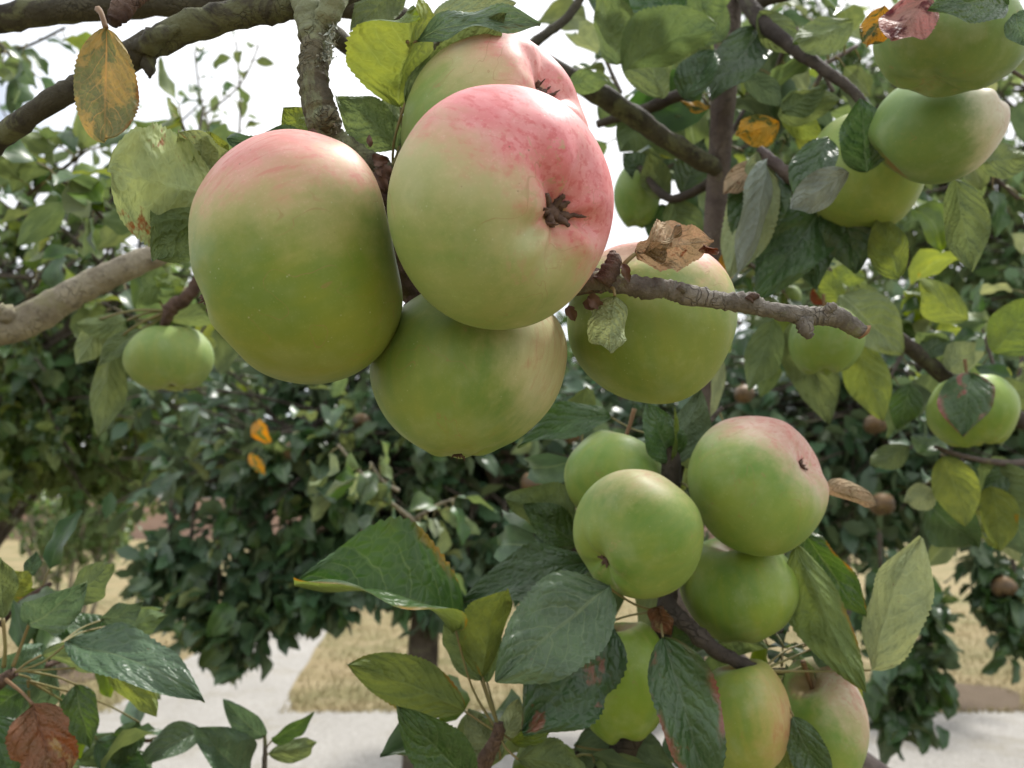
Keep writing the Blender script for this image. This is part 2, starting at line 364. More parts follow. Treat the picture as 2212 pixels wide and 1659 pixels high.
ROOTLOC = {}
def new_mesh(name, verts, faces, mats, uvs=None, fmat=None, smooth=True):
    me = bpy.data.meshes.new(name)
    me.from_pydata([tuple(v) for v in verts], [], faces)
    for m in (mats if isinstance(mats, (list, tuple)) else [mats]): me.materials.append(m)
    if uvs is not None:
        ul = me.uv_layers.new(name='UVMap')
        li = np.empty(len(me.loops), dtype=np.int32); me.loops.foreach_get('vertex_index', li)
        ul.data.foreach_set('uv', np.asarray(uvs, dtype=np.float32)[li].ravel())
    if fmat is not None: me.polygons.foreach_set('material_index', fmat)
    if smooth: me.polygons.foreach_set('use_smooth', [True] * len(me.polygons))
    me.update()
    return me

def link(name, me, parent=None, mw=None):
    """link a mesh whose coordinates are in the world (mw: its world matrix); parents are never rotated or scaled"""
    o = bpy.data.objects.new(name, me); COL.objects.link(o)
    if mw is not None: o.matrix_world = mw
    if parent is not None:
        o.parent = parent
        off = Vector((0, 0, 0)); p = parent
        while p is not None:
            off += p.location if p.type == 'EMPTY' else Vector((0, 0, 0)); p = p.parent
        o.matrix_parent_inverse = Matrix.Translation(-off)
        if parent.type == 'MESH': o.matrix_parent_inverse = Matrix.Identity(4)
    return o

def catmull(pts, rad, sub):
    pts = [Vector(p) for p in pts]; n = len(pts); op, orr = [], []
    for i in range(n - 1):
        p0, p1, p2, p3 = pts[max(i - 1, 0)], pts[i], pts[i + 1], pts[min(i + 2, n - 1)]
        for k in range(sub):
            s = k / sub
            op.append(0.5 * ((2 * p1) + (p2 - p0) * s + (2 * p0 - 5 * p1 + 4 * p2 - p3) * s * s + (3 * p1 - p0 - 3 * p2 + p3) * s ** 3))
            orr.append(rad[i] + (rad[i + 1] - rad[i]) * (s * s * (3 - 2 * s)))
    op.append(pts[-1]); orr.append(rad[-1])
    return op, orr

class MB:
    def __init__(s): s.v, s.f, s.u, s.m = [], [], [], []
    def tube(s, pts, rad, sides=8, sub=4, lump=0.0, seed=0, mat=0, cap=True, rings=0.0):
        p, r = catmull(pts, rad, sub) if sub > 1 else ([Vector(q) for q in pts], list(rad))
        n = len(p); base = len(s.v); dist = 0.0
        t0 = (p[1] - p[0]).normalized()
        a = t0.orthogonal().normalized()
        for i in range(n):
            t_ = (p[min(i + 1, n - 1)] - p[max(i - 1, 0)]).normalized()
            a = (a - t_ * a.dot(t_)).normalized(); b = t_.cross(a)
            if i: dist += (p[i] - p[i - 1]).length
            for k in range(sides):
                th = 2 * math.pi * k / sides
                dv = a * math.cos(th) + b * math.sin(th)
                rr = r[i]
                if lump:
                    q = (p[i] + dv * r[i]) / max(r[i], 1e-4)
                    rr *= 1 + lump * (noise.noise(q * 0.55 + Vector((seed, 0, 0))) + 0.5 * noise.noise(q * 1.7 + Vector((0, seed, 0))))
                if rings: rr *= 1 + rings * (abs(math.sin(dist / max(r[0], 1e-4) * 3.6 + 2.2 * noise.noise(dv * 1.1 + p[i] * 160))) - 0.5) * (0.6 + 0.8 * noise.noise(p[i] * 220))
                s.v.append(p[i] + dv * rr); s.u.append((dist * 900, k / sides))
        for i in range(n - 1):
            for k in range(sides):
                k2 = (k + 1) % sides
                s.f.append((base + i * sides + k, base + i * sides + k2, base + (i + 1) * sides + k2, base + (i + 1) * sides + k)); s.m.append(mat)
        if cap:
            s.f.append(tuple(base + (n - 1) * sides + k for k in range(sides))); s.m.append(mat)
            s.f.append(tuple(base + k for k in reversed(range(sides)))); s.m.append(mat)
        return s
    def raw(s, v, f, uv=None, mat=0):
        b = len(s.v); s.v += list(v); s.f += [tuple(b + i for i in q) for q in f]
        s.u += list(uv) if uv is not None else [(0, 0)] * len(v); s.m += [mat] * len(f); return s
    def mesh(s, name, mats): return new_mesh(name, s.v, s.f, mats, s.u, s.m)
    def build(s, name, mats, parent): return link(name, s.mesh(name, mats), parent)

# ---------------------------------------------------------------- ground, paths, wall
t = NT('dry_grass')
o = t.tex('Object')
n1 = t.noise(o, 0.55, 5, 0.6); n2 = t.noise(o, 3.0, 5, 0.65); n3 = t.noise(o, 60.0, 4, 0.7)
c = t.mix(t.ss(n1, 0.38, 0.62), (0.30, 0.24, 0.135), (0.185, 0.175, 0.085))
c = t.mix(t.math('MULTIPLY', t.ss(n2, 0.42, 0.68), 0.7), c, (0.38, 0.31, 0.195))
c = t.mix(t.math('MULTIPLY', t.ss(n3, 0.4, 0.7), 0.5), c, (0.20, 0.165, 0.075))
MGRASS = t.surf(t.bsdf(c, 0.95, 0.1, t.bump(t.math('ADD', n3, n2), 0.8, 0.03)))
t = NT('gravel_path')
o = t.tex('Object')
n1 = t.noise(o, 0.9, 5, 0.6); vd = t.voro(o, 70.0); vcell = t.voro(o, 70.0, out='Color')
c = t.mix(t.ss(n1, 0.35, 0.65), (0.262, 0.250, 0.232), (0.215, 0.205, 0.188))
c = t.mix(0.35, c, t.mix(t.sep(vcell)[0], (0.30, 0.28, 0.25), (0.58, 0.56, 0.52)))
c = t.mix(t.math('MULTIPLY', t.ss(t.noise(o, 2.2, 5, 0.7), 0.50, 0.66), 0.55), c, (0.24, 0.22, 0.175))
MPATH = t.surf(t.bsdf(c, 0.9, 0.2, t.bump(vd, 0.7, 0.012)))
t = NT('bare_soil')
o = t.tex('Object')
MSOIL = t.surf(t.bsdf(t.mix(t.noise(o, 9, 6, 0.7), (0.10, 0.075, 0.052), (0.20, 0.155, 0.11)), 0.95, 0.1, t.bump(t.noise(o, 30, 5, 0.7), 1.0, 0.03)))

def sheet(name, poly, z, mat):
    me = new_mesh(name, [(x, y, z) for x, y in poly], [tuple(range(len(poly)))], mat, smooth=False)
    return setp(link(name, me), kind='structure')

sheet('ground', [(-220, -60), (220, -60), (220, 300), (-220, 300)], 0.0, MGRASS)
yfar = G(1106, 1538).y
def wob_line(x0, x1, y, n, amp, sd):
    return [(x0 + (x1 - x0) * i / n, y + amp * noise.noise(Vector((i * 0.7, sd, 0)))) for i in range(n + 1)]
near = wob_line(-14, 14, yfar - 2.6, 80, 0.08, 3.0)
ra, rb = G(600, 1534), G(720, 1345); la, lb = G(272, 1520), G(440, 1400)
def ext(a, b, y):
    s = (y - a.y) / (b.y - a.y); return (a.x + (b.x - a.x) * s, y)
rl = [ext(ra, rb, y) for y in np.linspace(yfar - 0.1, 33.0, 40)]
ll = [ext(la, lb, y) for y in np.linspace(33.0, yfar - 0.1, 40)]
rl = [(x + 0.06 * noise.noise(Vector((y * 1.7, 1, 0))), y) for x, y in rl]
ll = [(x + 0.06 * noise.noise(Vector((y * 1.7, 5, 0))), y) for x, y in ll]
far_r = wob_line(14, rl[0][0] + 0.1, yfar, 160, 0.09, 8.0); far_l = wob_line(ll[-1][0] - 0.1, -14, yfar, 160, 0.09, 6.0)
sheet('gravel_path', near + far_r + rl[1:] + ll[:-1] + far_l, 0.006, MPATH)
sc_ = G(2050, 1503)
sheet('bare_soil_ring', [(sc_.x + math.cos(a) * 0.55 * (1 + 0.15 * math.sin(3 * a)), sc_.y + math.sin(a) * 0.55 * (1 + 0.1 * math.sin(5 * a))) for a in np.linspace(0, 2 * math.pi, 40, endpoint=False)], 0.008, MSOIL)
shc = P(165, 1250, 8.0)
sheet('bare_soil_patch', [(shc.x + math.cos(a) * 0.6 * (1 + 0.12 * math.sin(3 * a)), 8.0 + math.sin(a) * 0.6) for a in np.linspace(0, 2 * math.pi, 40, endpoint=False)], 0.008, MSOIL)

# grass tufts near enough to be made out
def grass():
    n = 26000
    x = rng.uniform(-6, 6, n); y = yfar - 0.06 + rng.random(n) ** 1.8 * 7.0
    def side(yy, a, b): return a.x + (b.x - a.x) * (yy - a.y) / (b.y - a.y)
    on = (x > side(y, la, lb) - 0.02) & (x < side(y, ra, rb) + 0.02)
    on |= (x - sc_.x) ** 2 + (y - sc_.y) ** 2 < 0.5 ** 2
    x, y = x[~on], y[~on]; n = len(x)
    a = rng.uniform(0, 2 * np.pi, n); h = rng.uniform(0.02, 0.06, n); w = rng.uniform(0.004, 0.009, n)
    lx, ly = rng.normal(0, 0.02, n), rng.normal(0, 0.02, n)
    v = np.empty((n, 3, 3))
    v[:, 0] = np.stack([x - np.cos(a) * w, y - np.sin(a) * w, np.zeros(n)], 1)
    v[:, 1] = np.stack([x + np.cos(a) * w, y + np.sin(a) * w, np.zeros(n)], 1)
    v[:, 2] = np.stack([x + lx, y + ly, h], 1)
    me = bpy.data.meshes.new('dry_grass'); me.from_pydata(v.reshape(-1, 3).tolist(), [], np.arange(n * 3).reshape(-1, 3).tolist())
    t = NT('grass_blade'); o = t.tex('Object')
    c = t.mix(t.ss(t.noise(o, 0.55, 5, 0.6), 0.38, 0.62), (0.31, 0.25, 0.14), (0.185, 0.175, 0.08))
    me.materials.append(t.surf(t.bsdf(t.mix(t.noise(o, 40, 2), c, (0.40, 0.33, 0.18)), 0.8, 0.2)))
    setp(link('dry_grass', me), 'short parched grass along the far side of the gravel path', 'grass', kind='stuff')
grass()

t = NT('wall_brick'); o = t.tex('Object')
bt = t.n.new('ShaderNodeTexBrick'); t.l.new(t.n.new('ShaderNodeTexCoord').outputs['UV'], bt.inputs['Vector'])
bt.inputs['Color1'].default_value = (0.33, 0.19, 0.14, 1); bt.inputs['Color2'].default_value = (0.40, 0.25, 0.19, 1); bt.inputs['Mortar'].default_value = (0.42, 0.36, 0.30, 1)
bt.inputs['Scale'].default_value = 1.0; bt.inputs['Brick Width'].default_value = 0.22; bt.inputs['Row Height'].default_value = 0.075; bt.inputs['Mortar Size'].default_value = 0.008
MWALL = t.surf(t.bsdf(t.mix(t.math('MULTIPLY', t.noise(o, 1.2, 5), 0.5), bt.outputs['Color'], (0.30, 0.22, 0.17)), 0.9, 0.2))
def boxm(x0, x1, y0, y1, z0, z1):
    v = [(x, y, z) for z in (z0, z1) for y in (y0, y1) for x in (x0, x1)]
    f = [(0, 1, 5, 4), (1, 3, 7, 5), (3, 2, 6, 7), (2, 0, 4, 6), (4, 5, 7, 6), (0, 2, 3, 1)]
    return v, f, [(p[0] + p[1], p[2]) for p in v]
wr = empty('garden_wall', (0, 34, 0))
setp(wr, 'long low pinkish brick garden wall far behind the lawn', 'wall')
v, f, u = boxm(-60, 60, 34, 34.35, 0, 1.5); link('brick_face', new_mesh('brick_face', v, f, MWALL, u, smooth=False), wr)
v, f, u = boxm(-60, 60, 33.95, 34.4, 1.5, 1.6); link('coping', new_mesh('coping', v, f, MPATH, u, smooth=False), wr)

# ---------------------------------------------------------------- leaves
def leaf_shape(tt, tipness=1.0, blunt=False):
    if blunt: return np.sin(np.pi * np.clip(tt, 0, 1) ** 1.05) ** 0.52
    w = np.sin(np.pi * np.clip(tt, 0, 1) ** 0.82) ** 0.78
    return w * (1 - 0.18 * tipness * np.clip((tt - 0.7) / 0.3, 0, 1))

def leaf_verts(L, Wd, fold=0.25, curl=0.25, wave=0.06, twist=0.0, nu=18, nv=4, serr=0.0, seed=0, curlx=0.0, ragged=0.0, blunt=False):
    """leaf blade: y runs from base to tip (0..L), x across, z up out of the upper face"""
    rs = np.random.default_rng(seed)
    ph = rs.uniform(0, 6.28, 6)
    tt = np.linspace(0, 1, nu + 1); ss = np.linspace(-1, 1, 2 * nv + 1)
    T, S = np.meshgrid(tt, ss, indexing='ij')
    hw = leaf_shape(T, 1.0, blunt) * Wd / 2
    hw = hw * (1 + 0.06 * np.sin(5 * T + ph[0] + S))
    if serr: hw = hw * (1 + serr * np.where(np.arange(nu + 1)[:, None] % 2 == 0, 1, -1) * (np.abs(S) > 0.95) * (0.6 + 0.4 * np.sin(17 * T + ph[0])))
    if ragged: hw = hw * (1 - ragged * np.clip(np.sin(T * 13 + ph[4] + 2 * S) + np.sin(T * 23 + ph[5]), 0, 2) * (np.abs(S) > 0.6))
    hw = np.maximum(hw, Wd * 0.004)
    a = np.abs(S)
    X = S * hw
    Z = fold * a * hw * (1 - 0.3 * a)
    Z += wave * Wd * a ** 1.5 * np.sin(T * 11 + ph[1] + 1.5 * np.sign(S)) * np.sin(np.pi * T) ** 0.5
    Z += 0.04 * Wd * np.sin(T * 6 + ph[2]) * (1 - a) + 0.035 * Wd * np.sin(7 * T + 4 * S + ph[3]) + 0.02 * Wd * np.sin(15 * T - 6 * S + ph[4])
    Z += 0.16 * Wd * np.clip(T - 0.55, 0, 1) * np.sin(ph[5]) * S
    if curlx:                                   # roll the blade about its midrib
        ang = curlx * S * hw / (Wd / 2); rr = hw * 0 + Wd / 2 / max(abs(curlx), 1e-3)
        X = rr * np.sin(ang); Z = Z * 0.5 + np.sign(curlx) * rr * (1 - np.cos(ang)) * (1 if curlx > 0 else -1)
    tw = twist * (T - 0.5); c, s = np.cos(tw), np.sin(tw)
    X, Z = X * c - Z * s, X * s + Z * c
    if abs(curl) > 1e-3:                         # bend the midrib
        k = curl * 2
        th = k * T; Ym, Zm = np.sin(th) / k, -(1 - np.cos(th)) / k
        Y = L * Ym + Z * np.sin(th); Zn = L * Zm + Z * np.cos(th)
        cy, cz = math.sin(k) / k, -(1 - math.cos(k)) / k
        g = math.atan2(cz, cy); cl = math.hypot(cy, cz)
        c, s = math.cos(-g), math.sin(-g)
        Y, Zn = (Y * c - Zn * s) / cl, (Y * s + Zn * c) / cl
    else: Y, Zn = L * T, Z
    V = np.stack([X, Y, Zn], -1).reshape(-1, 3)
    m = 2 * nv + 1
    Fc = [(i * m + j, i * m + j + 1, (i + 1) * m + j + 1, (i + 1) * m + j) for i in range(nu) for j in range(2 * nv)]
    UV = np.stack([T, (S + 1) / 2], -1).reshape(-1, 2)
    return V, Fc, UV

def leaf(parent, b, tp, w, mat='green', roll=0.0, under=False, fold=0.25, curl=0.25, wave=0.08, twist=0.0, pet=None, curlx=0.0, ragged=0.0, petm=None, name='leaf', serr=0.03, prw=1.0, blunt=False):
    """b, tp = (u, v, d) of base and tip; w = blade width in photo pixels"""
    B, T = P(*b), P(*tp); d = (b[2] + tp[2]) / 2
    y = (T - B); L = y.length; y.normalize()
    view = (CAMPOS - (B + T) / 2).normalized()
    z = (view - y * view.dot(y)).normalized()
    if under: z = -z
    z = Matrix.Rotation(R(roll), 3, y) @ z
    x = y.cross(z)
    Wm = w / F * d
    if not twist: twist = random.uniform(-0.45, 0.45)
    fold *= 1.25; wave *= 1.25
    sd = int(abs(b[0] * 13 + b[1] * 7 + tp[0]) ) % 100000
    V, Fc, UV = leaf_verts(L, Wm, fold, curl, wave, twist, nu=48 if d < 0.7 else 16, nv=5 if d < 0.7 else 3, serr=serr if d < 0.7 else 0.0, seed=sd, curlx=curlx, ragged=ragged, blunt=blunt)
    M = Matrix((x, y, z)).transposed().to_4x4(); M.translation = B
    mb = MB(); mb.raw([Vector(v) for v in V], Fc, UV, 0)
    if pet:
        Q = M.inverted() @ P(*pet)
        pr = 0.0007 if d < 0.7 else 0.0009
        tip = Vector((0, L * 0.25, 0)); 
        mid = (Q * 0.5) + Vector((0, -0.001, -0.12 * Q.length))
        mb.tube([Q, mid, Vector((0, 0, -pr * .3))], [pr * 1.35 * prw, pr * prw, pr * prw], 6, 4, mat=1)
    mm = petm or (MPETB if mat in ('brown', 'tan') else MPET)
    o = link(name, mb.mesh('leaf_blade', [LM[mat], mm]), parent, M)
    return o

# shared low-poly blades for sprays and crowns
PROTO = {}
def proto(mat, k):
    key = (mat, k)
    if key not in PROTO:
        V, Fc, UV = leaf_verts(1.0, [0.52, 0.6, 0.46, 0.66][k % 4], fold=[0.45, 0.75, 0.3, 0.6][k % 4], curl=[0.35, 0.6, 0.2, 0.8][k % 4],
                               wave=0.12, twist=[0.4, -0.5, 0.7, -0.2][k % 4], nu=7, nv=2, seed=k)
        PROTO[key] = new_mesh('leaf_blade', V, Fc, LMC[mat], UV)
    return PROTO[key]

def basis(y, z):
    y = y.normalized(); z = (z - y * z.dot(y))
    if z.length < 1e-4: z = y.orthogonal()
    z.normalize(); x = y.cross(z)
    return Matrix((x, y, z)).transposed()

def rv(s=1.0): return Vector((random.gauss(0, s), random.gauss(0, s), random.gauss(0, s)))

def place_leaf(parent, pos, y, z, size, mat):
    M = basis(y, z) @ Matrix.Scale(size, 3); M = M.to_4x4(); M.translation = pos
    return link('leaf', proto(mat, random.randrange(4)), parent, M)

def spray(tree, b, e, n, size, mats, bark='spur', r=0.0018, sag=0.0, spread=1.0, up=0.5):
    """a leafy shoot from b to e: a twig with leaves on short stalks"""
    A, E = P(*b), P(*e); mid = (A + E) / 2 + rv(0.006) + Vector((0, 0, sag))
    mb = MB().tube([A, mid, E], [r * 1.6, r * 1.2, r], 7, 5, lump=0.2, seed=n)
    spots = []
    L = (E - A).length
    for i in range(n):
        s = (i + 0.6) / n * 1.02
        s = min(s, 1.0)
        q = A * (1 - s) ** 2 + mid * 2 * s * (1 - s) + E * s * s
        q = (A.lerp(mid, s)).lerp(mid.lerp(E, s), s)
        ax = (E - A).normalized()
        d = (ax * 0.35 + rv(0.6) * spread + Vector((0, 0, -0.15))).normalized()
        if s > 0.97: d = (ax + rv(0.3)).normalized()
        pl = size * random.uniform(0.2, 0.4)
        base = q + d * pl
        mb.tube([q, q + d * pl * 0.5 + Vector((0, 0, 0.1 * pl)), base], [0.0011, 0.0008, 0.0007], 5, 2, mat=1)
        dd = (d + Vector((0, 0, -0.35)) + rv(0.25)).normalized()
        spots.append((base, dd, Vector((0, 0, up)) + rv(0.55), size * random.uniform(0.72, 1.15), random.choice(mats)))
    tw = mb.build('twig', [BK[bark], MPET], tree)
    for s_ in spots: place_leaf(tw, *s_)
    return tw

def leaf_stuff(name, pos, ydir, zdir, size, mat, parent, wr=0.56):
    """many small folded blades joined into one mesh (numpy)"""
    n = len(pos)
    y = ydir / np.linalg.norm(ydir, axis=1, keepdims=True)
    z = zdir - y * np.sum(zdir * y, 1, keepdims=True); z /= np.linalg.norm(z, axis=1, keepdims=True) + 1e-9
    x = np.cross(y, z)
    hw = wr / 2
    loc = np.array([[0, 0, 0], [-hw * .8, .3, .07], [0, .3, 0], [hw * .8, .3, .07], [-hw * .85, .65, .05], [0, .65, -.02], [hw * .85, .65, .05], [0, 1, -.10]])
    uv = np.array([[0, .5], [.3, 0], [.3, .5], [.3, 1], [.65, 0], [.65, .5], [.65, 1], [1, .5]])
    V = pos[:, None] + size[:, None, None] * (loc[None, :, 0:1] * x[:, None] + loc[None, :, 1:2] * y[:, None] + loc[None, :, 2:3] * z[:, None])
    tris = np.array([[0, 2, 1], [0, 3, 2], [1, 2, 5], [1, 5, 4], [2, 3, 6], [2, 6, 5], [4, 5, 7], [5, 6, 7]])
    Fi = (np.arange(n)[:, None, None] * 8 + tris[None]).reshape(-1, 3)
    me = bpy.data.meshes.new(name)
    me.vertices.add(n * 8); me.vertices.foreach_set('co', V.astype(np.float32).ravel())
    nf = len(Fi); me.loops.add(nf * 3); me.loops.foreach_set('vertex_index', Fi.astype(np.int32).ravel())
    me.polygons.add(nf); me.polygons.foreach_set('loop_start', np.arange(nf, dtype=np.int32) * 3)
    me.polygons.foreach_set('use_smooth', np.ones(nf, dtype=bool))
    ul = me.uv_layers.new(name='UVMap'); ul.data.foreach_set('uv', np.tile(uv, (n, 1))[Fi.ravel()].astype(np.float32).ravel())
    at = me.attributes.new('rnd', 'FLOAT', 'POINT'); at.data.foreach_set('value', np.repeat(rng.random(n), 8).astype(np.float32))
    me.materials.append(mat); me.update(calc_edges=True); me.validate()
    o = link(name, me, parent); o['kind'] = 'stuff'
    return o

def tree(name, label, base, fork, center, radii, limbs, twigs, nleaf, size, smat, omats, group=None, trunk_r=0.045, bark='trunk', singles=300,
         droop=0.35, shell=0.55, cat='tree', extra=None, cluster=6, keep=None, stems=None, limb_r=0.4):
    root = empty(name, base); setp(root, label, cat, group)
    base, fork, center, radii = Vector(base), Vector(fork), Vector(center), Vector(radii)
    if stems is None:
        m = base.lerp(fork, 0.5) + Vector((random.uniform(-.03, .03), random.uniform(-.03, .03), 0))
        MB().tube([base - Vector((0, 0, .05)), base.lerp(m, .3), m, fork], [trunk_r * 1.35, trunk_r * 1.08, trunk_r, trunk_r * 0.85], 14, 6, lump=0.22, seed=3).build('trunk', BK[bark], root)
    tips = []
    for i in range(limbs):
        st = fork if stems is None else base + Vector((random.uniform(-.1, .1), random.uniform(-.1, .1), -0.03))
        dv = rv().normalized(); dv.z = abs(dv.z) * 0.8 - 0.25
        end = center + Vector((dv.x * radii.x, dv.y * radii.y, dv.z * radii.z)) * random.uniform(0.55, 0.85)
        mid = st.lerp(end, 0.5) + Vector((0, 0, 0.12 * (end - st).length)) + rv(0.03 * radii.x)
        r0 = trunk_r * (limb_r + 0.1)
        mb = MB().tube([st, mid, end], [r0, r0 * 0.65, r0 * 0.3], 9, 6, lump=0.2, seed=i)
        for j in range(twigs // limbs):
            s = random.uniform(0.35, 1.0)
            q = st.lerp(mid, s).lerp(mid.lerp(end, s), s)
            dv = rv().normalized(); k = shell + (1 - shell) * random.random() ** 0.5
            e = center + Vector((dv.x * radii.x, dv.y * radii.y, dv.z * radii.z)) * k
            if (e - q).length > max(radii) * 1.25: e = q + (e - q).normalized() * max(radii) * 1.25
            mm = q.lerp(e, 0.55) + Vector((0, 0, 0.08 * (e - q).length)) + rv(0.02)
            mb.tube([q, mm, e], [r0 * 0.28, r0 * 0.18, r0 * 0.09], 5, 3)
            tips.append((q, mm, e))
        mb.build('branch', BK[bark], root)
    for (q, mm, e) in (extra or []):
        q, mm, e = Vector(q), Vector(mm), Vector(e)
        MB().tube([q, mm, e], [0.006, 0.0045, 0.002], 6, 5).build('branch', BK[bark], root)
        tips += [(q.lerp(mm, .5), mm, e)] * 3
    per = max(1, nleaf // max(1, len(tips)))
    pos, yd, zd, sz = [], [], [], []
    for (q, mm, e) in tips:
        for k in range(max(1, per // cluster)):
            s = random.random() ** 0.6
            c0 = q.lerp(mm, s).lerp(mm.lerp(e, s), s)
            for c_ in range(cluster):
                d = (rv(0.7) + (c0 - center).normalized() * 0.5 + Vector((0, 0, -droop))).normalized()
                p0 = c0 + rv(size * 0.35)
                if keep and not keep(p0): continue
                pos.append(p0); yd.append(d); zd.append(Vector((0, -0.15, 0.75)) + rv(0.7)); sz.append(size * random.uniform(0.55, 1.3))
    idx = list(range(len(pos)))
    if singles:
        # the leaves that show largest from here become leaves of their own
        def key(i):
            c_ = CM.inverted() @ pos[i]
            if c_.z > -0.2: return 1e9
            u, v = c_.x / -c_.z * F, -c_.y / -c_.z * F
            return (-c_.z) * (1 if abs(u) < W / 2 and abs(v) < H / 2 else 5)
        idx.sort(key=key)
        for i in idx[:singles]:
            place_leaf(root, pos[i], yd[i], zd[i], sz[i], random.choice(omats))
        idx = idx[singles:]
    if idx:
        A = lambda l: np.array([tuple(l[i]) for i in idx])
        leaf_stuff('foliage', A(pos), A(yd), A(zd), np.array([sz[i] for i in idx]), SM[smat], root)
    return root

# ---------------------------------------------------------------- background trees
def at(u, v, d): return tuple(P(u, v, d))
D5 = 2.55
tc_ = P(820, 985, D5)
g0 = P(900, 1500, 2.25)
middle = tree('apple_tree', 'dark leafy russet apple tree with its trunk beside the gravel path', (g0.x, g0.y, 0), tuple(P(925, 1230, 2.35)), tuple(tc_),
     (0.92, 0.45, 0.43), 9, 198, 7600, 0.072, 'dark', ['dark', 'blue', 'dark', 'blue', 'green', 'dark', 'blue', 'green'], 'orchard trees', trunk_r=0.043, bark='trunk',
     extra=[(at(560, 1180, 2.3), at(540, 1330, 2.25), at(520, 1450, 2.2)), (at(470, 1150, 2.3), at(470, 1300, 2.25), at(420, 1380, 2.2)), (at(720, 1150, 2.3), at(700, 1260, 2.25), at(690, 1320, 2.25)),
            (at(380, 1100, 2.4), at(350, 1200, 2.35), at(330, 1290, 2.3))] + [(at(u + 20, 1080, 2.35), at(u + 10, 1200, 2.3), at(u, vv, 2.25)) for u, vv in ((850, 1280), (930, 1330), (900, 1310), (1000, 1250), (1070, 1220), (1140, 1200), (400, 1300), (450, 1330), (500, 1380), (560, 1400), (610, 1340), (660, 1310), (720, 1290), (800, 1230), (350, 1230), (560, 1300))])
tr_ = P(1790, 950, 2.7)
right_mid = tree('apple_tree', 'dark leafy apple tree with small russet fruit at right behind the rosy cluster', (2.35, 2.9, 0), (2.1, 2.85, 1.35), tuple(tr_),
     (1.0, 0.5, 0.44), 8, 180, 6600, 0.070, 'dark', ['dark', 'dark', 'blue', 'green', 'dark'], 'orchard trees', trunk_r=0.045,
     extra=[(at(1900, 1150, 2.2), at(1905, 1270, 2.2), at(1915, 1350, 2.2)), (at(1990, 1200, 2.0), at(2000, 1330, 2.0), at(1960, 1500, 1.95)), (at(1960, 1350, 2.0), at(1950, 1480, 1.95), at(1935, 1560, 1.95)),
            (at(2180, 1150, 2.2), at(2195, 1280, 2.15), at(2190, 1400, 2.1)), (at(2100, 1100, 2.2), at(2130, 1220, 2.2), at(2140, 1290, 2.2))])
lc = P(90, 620, 3.4)
left_mid = tree('fruit_tree', 'light green open crowned tree against the white sky at far left', (-2.75, 3.9, 0), (-2.5, 3.8, 1.25), tuple(lc),
     (1.0, 0.7, 0.95), 7, 110, 3600, 0.078, 'mid', ['green', 'green', 'blue', 'lime', 'dark'], 'orchard trees', trunk_r=0.06, shell=0.4)
lc2 = P(170, 850, 3.7)
left_low = tree('fruit_tree', 'bushy mid green tree left of the dark russet tree', (-2.9, 4.2, 0), (-2.55, 4.1, 1.0), tuple(lc2),
     (1.0, 0.6, 0.52), 7, 130, 4800, 0.08, 'light', ['lime', 'blue', 'green', 'lime', 'pale'], 'orchard trees', trunk_r=0.05)
shb = P(165, 1250, 8.0)
tree('shrub', 'small multi stemmed shrub on the lawn at left in front of the brick wall', (shb.x, 8.0, 0), (shb.x, 8.0, 0.6), tuple(P(180, 1090, 8.0)), (0.72, 0.6, 0.48), 7, 70, 3600, 0.07,
     'light', ['green'], trunk_r=0.05, singles=0, stems=True, cat='shrub', bark='pale')
# drooping trees at upper right
for (u, v, d, rx, rz, lab, sm, off) in [
    (2090, 420, 5.4, 1.7, 1.45, 'tall drooping grey green tree behind the upper right apples', 'light', 1.5),
    (230, 800, 6.0, 1.7, 0.8, 'soft green tree filling the gap behind the lone apple at left', 'light', -1.6),
    (1420, 860, 6.0, 1.5, 0.75, 'soft green tree behind the gap between the large and the lower cluster', 'mid', 0.3),
    (1720, 330, 6.2, 1.25, 1.5, 'airy tree glimpsed behind the upright purple stem', 'mid', 0.35),
    (2330, 700, 4.6, 0.85, 0.8, 'leafy tree at the right edge behind the hanging fruit', 'mid', 0.6)]:
    c0 = P(u, v, d)
    tree('garden_tree', lab, (c0.x + off, c0.y + 0.5, 0), (c0.x + off * 0.85, c0.y + 0.4, max(0.9, c0.z - rz * 0.9)), tuple(c0), (rx, rx * 0.7, rz), 8, 150, 5600, 0.105, sm, ['green'], 'tall trees beyond the orchard',
         trunk_r=0.09, singles=0, droop=1.0, shell=0.3)
for (x, y, lab) in [(-2.6, -5.2, 'unseen tree added behind the viewer to block low sky, left of the two'), (2.2, -5.6, 'unseen tree added behind the viewer to block low sky, right of the two')]:
    tree('apple_tree', lab, (x, y, 0), (x, y, 1.0), (x, y, 2.0), (1.6, 1.0, 1.25), 8, 110, 3600, 0.10, 'dark', ['dark'], 'orchard trees', trunk_r=0.06, singles=0)  # added out of view: blocks low sky so camera-facing sides get darker
sapc = P(2010, 1330, 6.8)
tree('young_tree', 'young tree standing in a ring of bare soil on the lawn', (sc_.x - 0.12, sc_.y + 0.1, 0), (sc_.x - 0.10, sc_.y + 0.1, 0.8), (sc_.x - 0.1, sc_.y + 0.1, 1.75), (0.9, 0.8, 0.75), 6, 70, 3000, 0.085, 'dark', ['dark'],
     trunk_r=0.045, singles=0)
far_labels = ['broad far tree behind the wall, leftmost of the tree line', 'far tree behind the wall, second from left in the tree line', 'far tree behind the wall, third from left in the tree line',
              'far tree behind the wall, fourth from left in the tree line', 'far tree behind the wall, fifth from left in the tree line', 'far tree behind the wall, sixth from left in the tree line', 'broad far tree behind the wall, rightmost of the tree line']
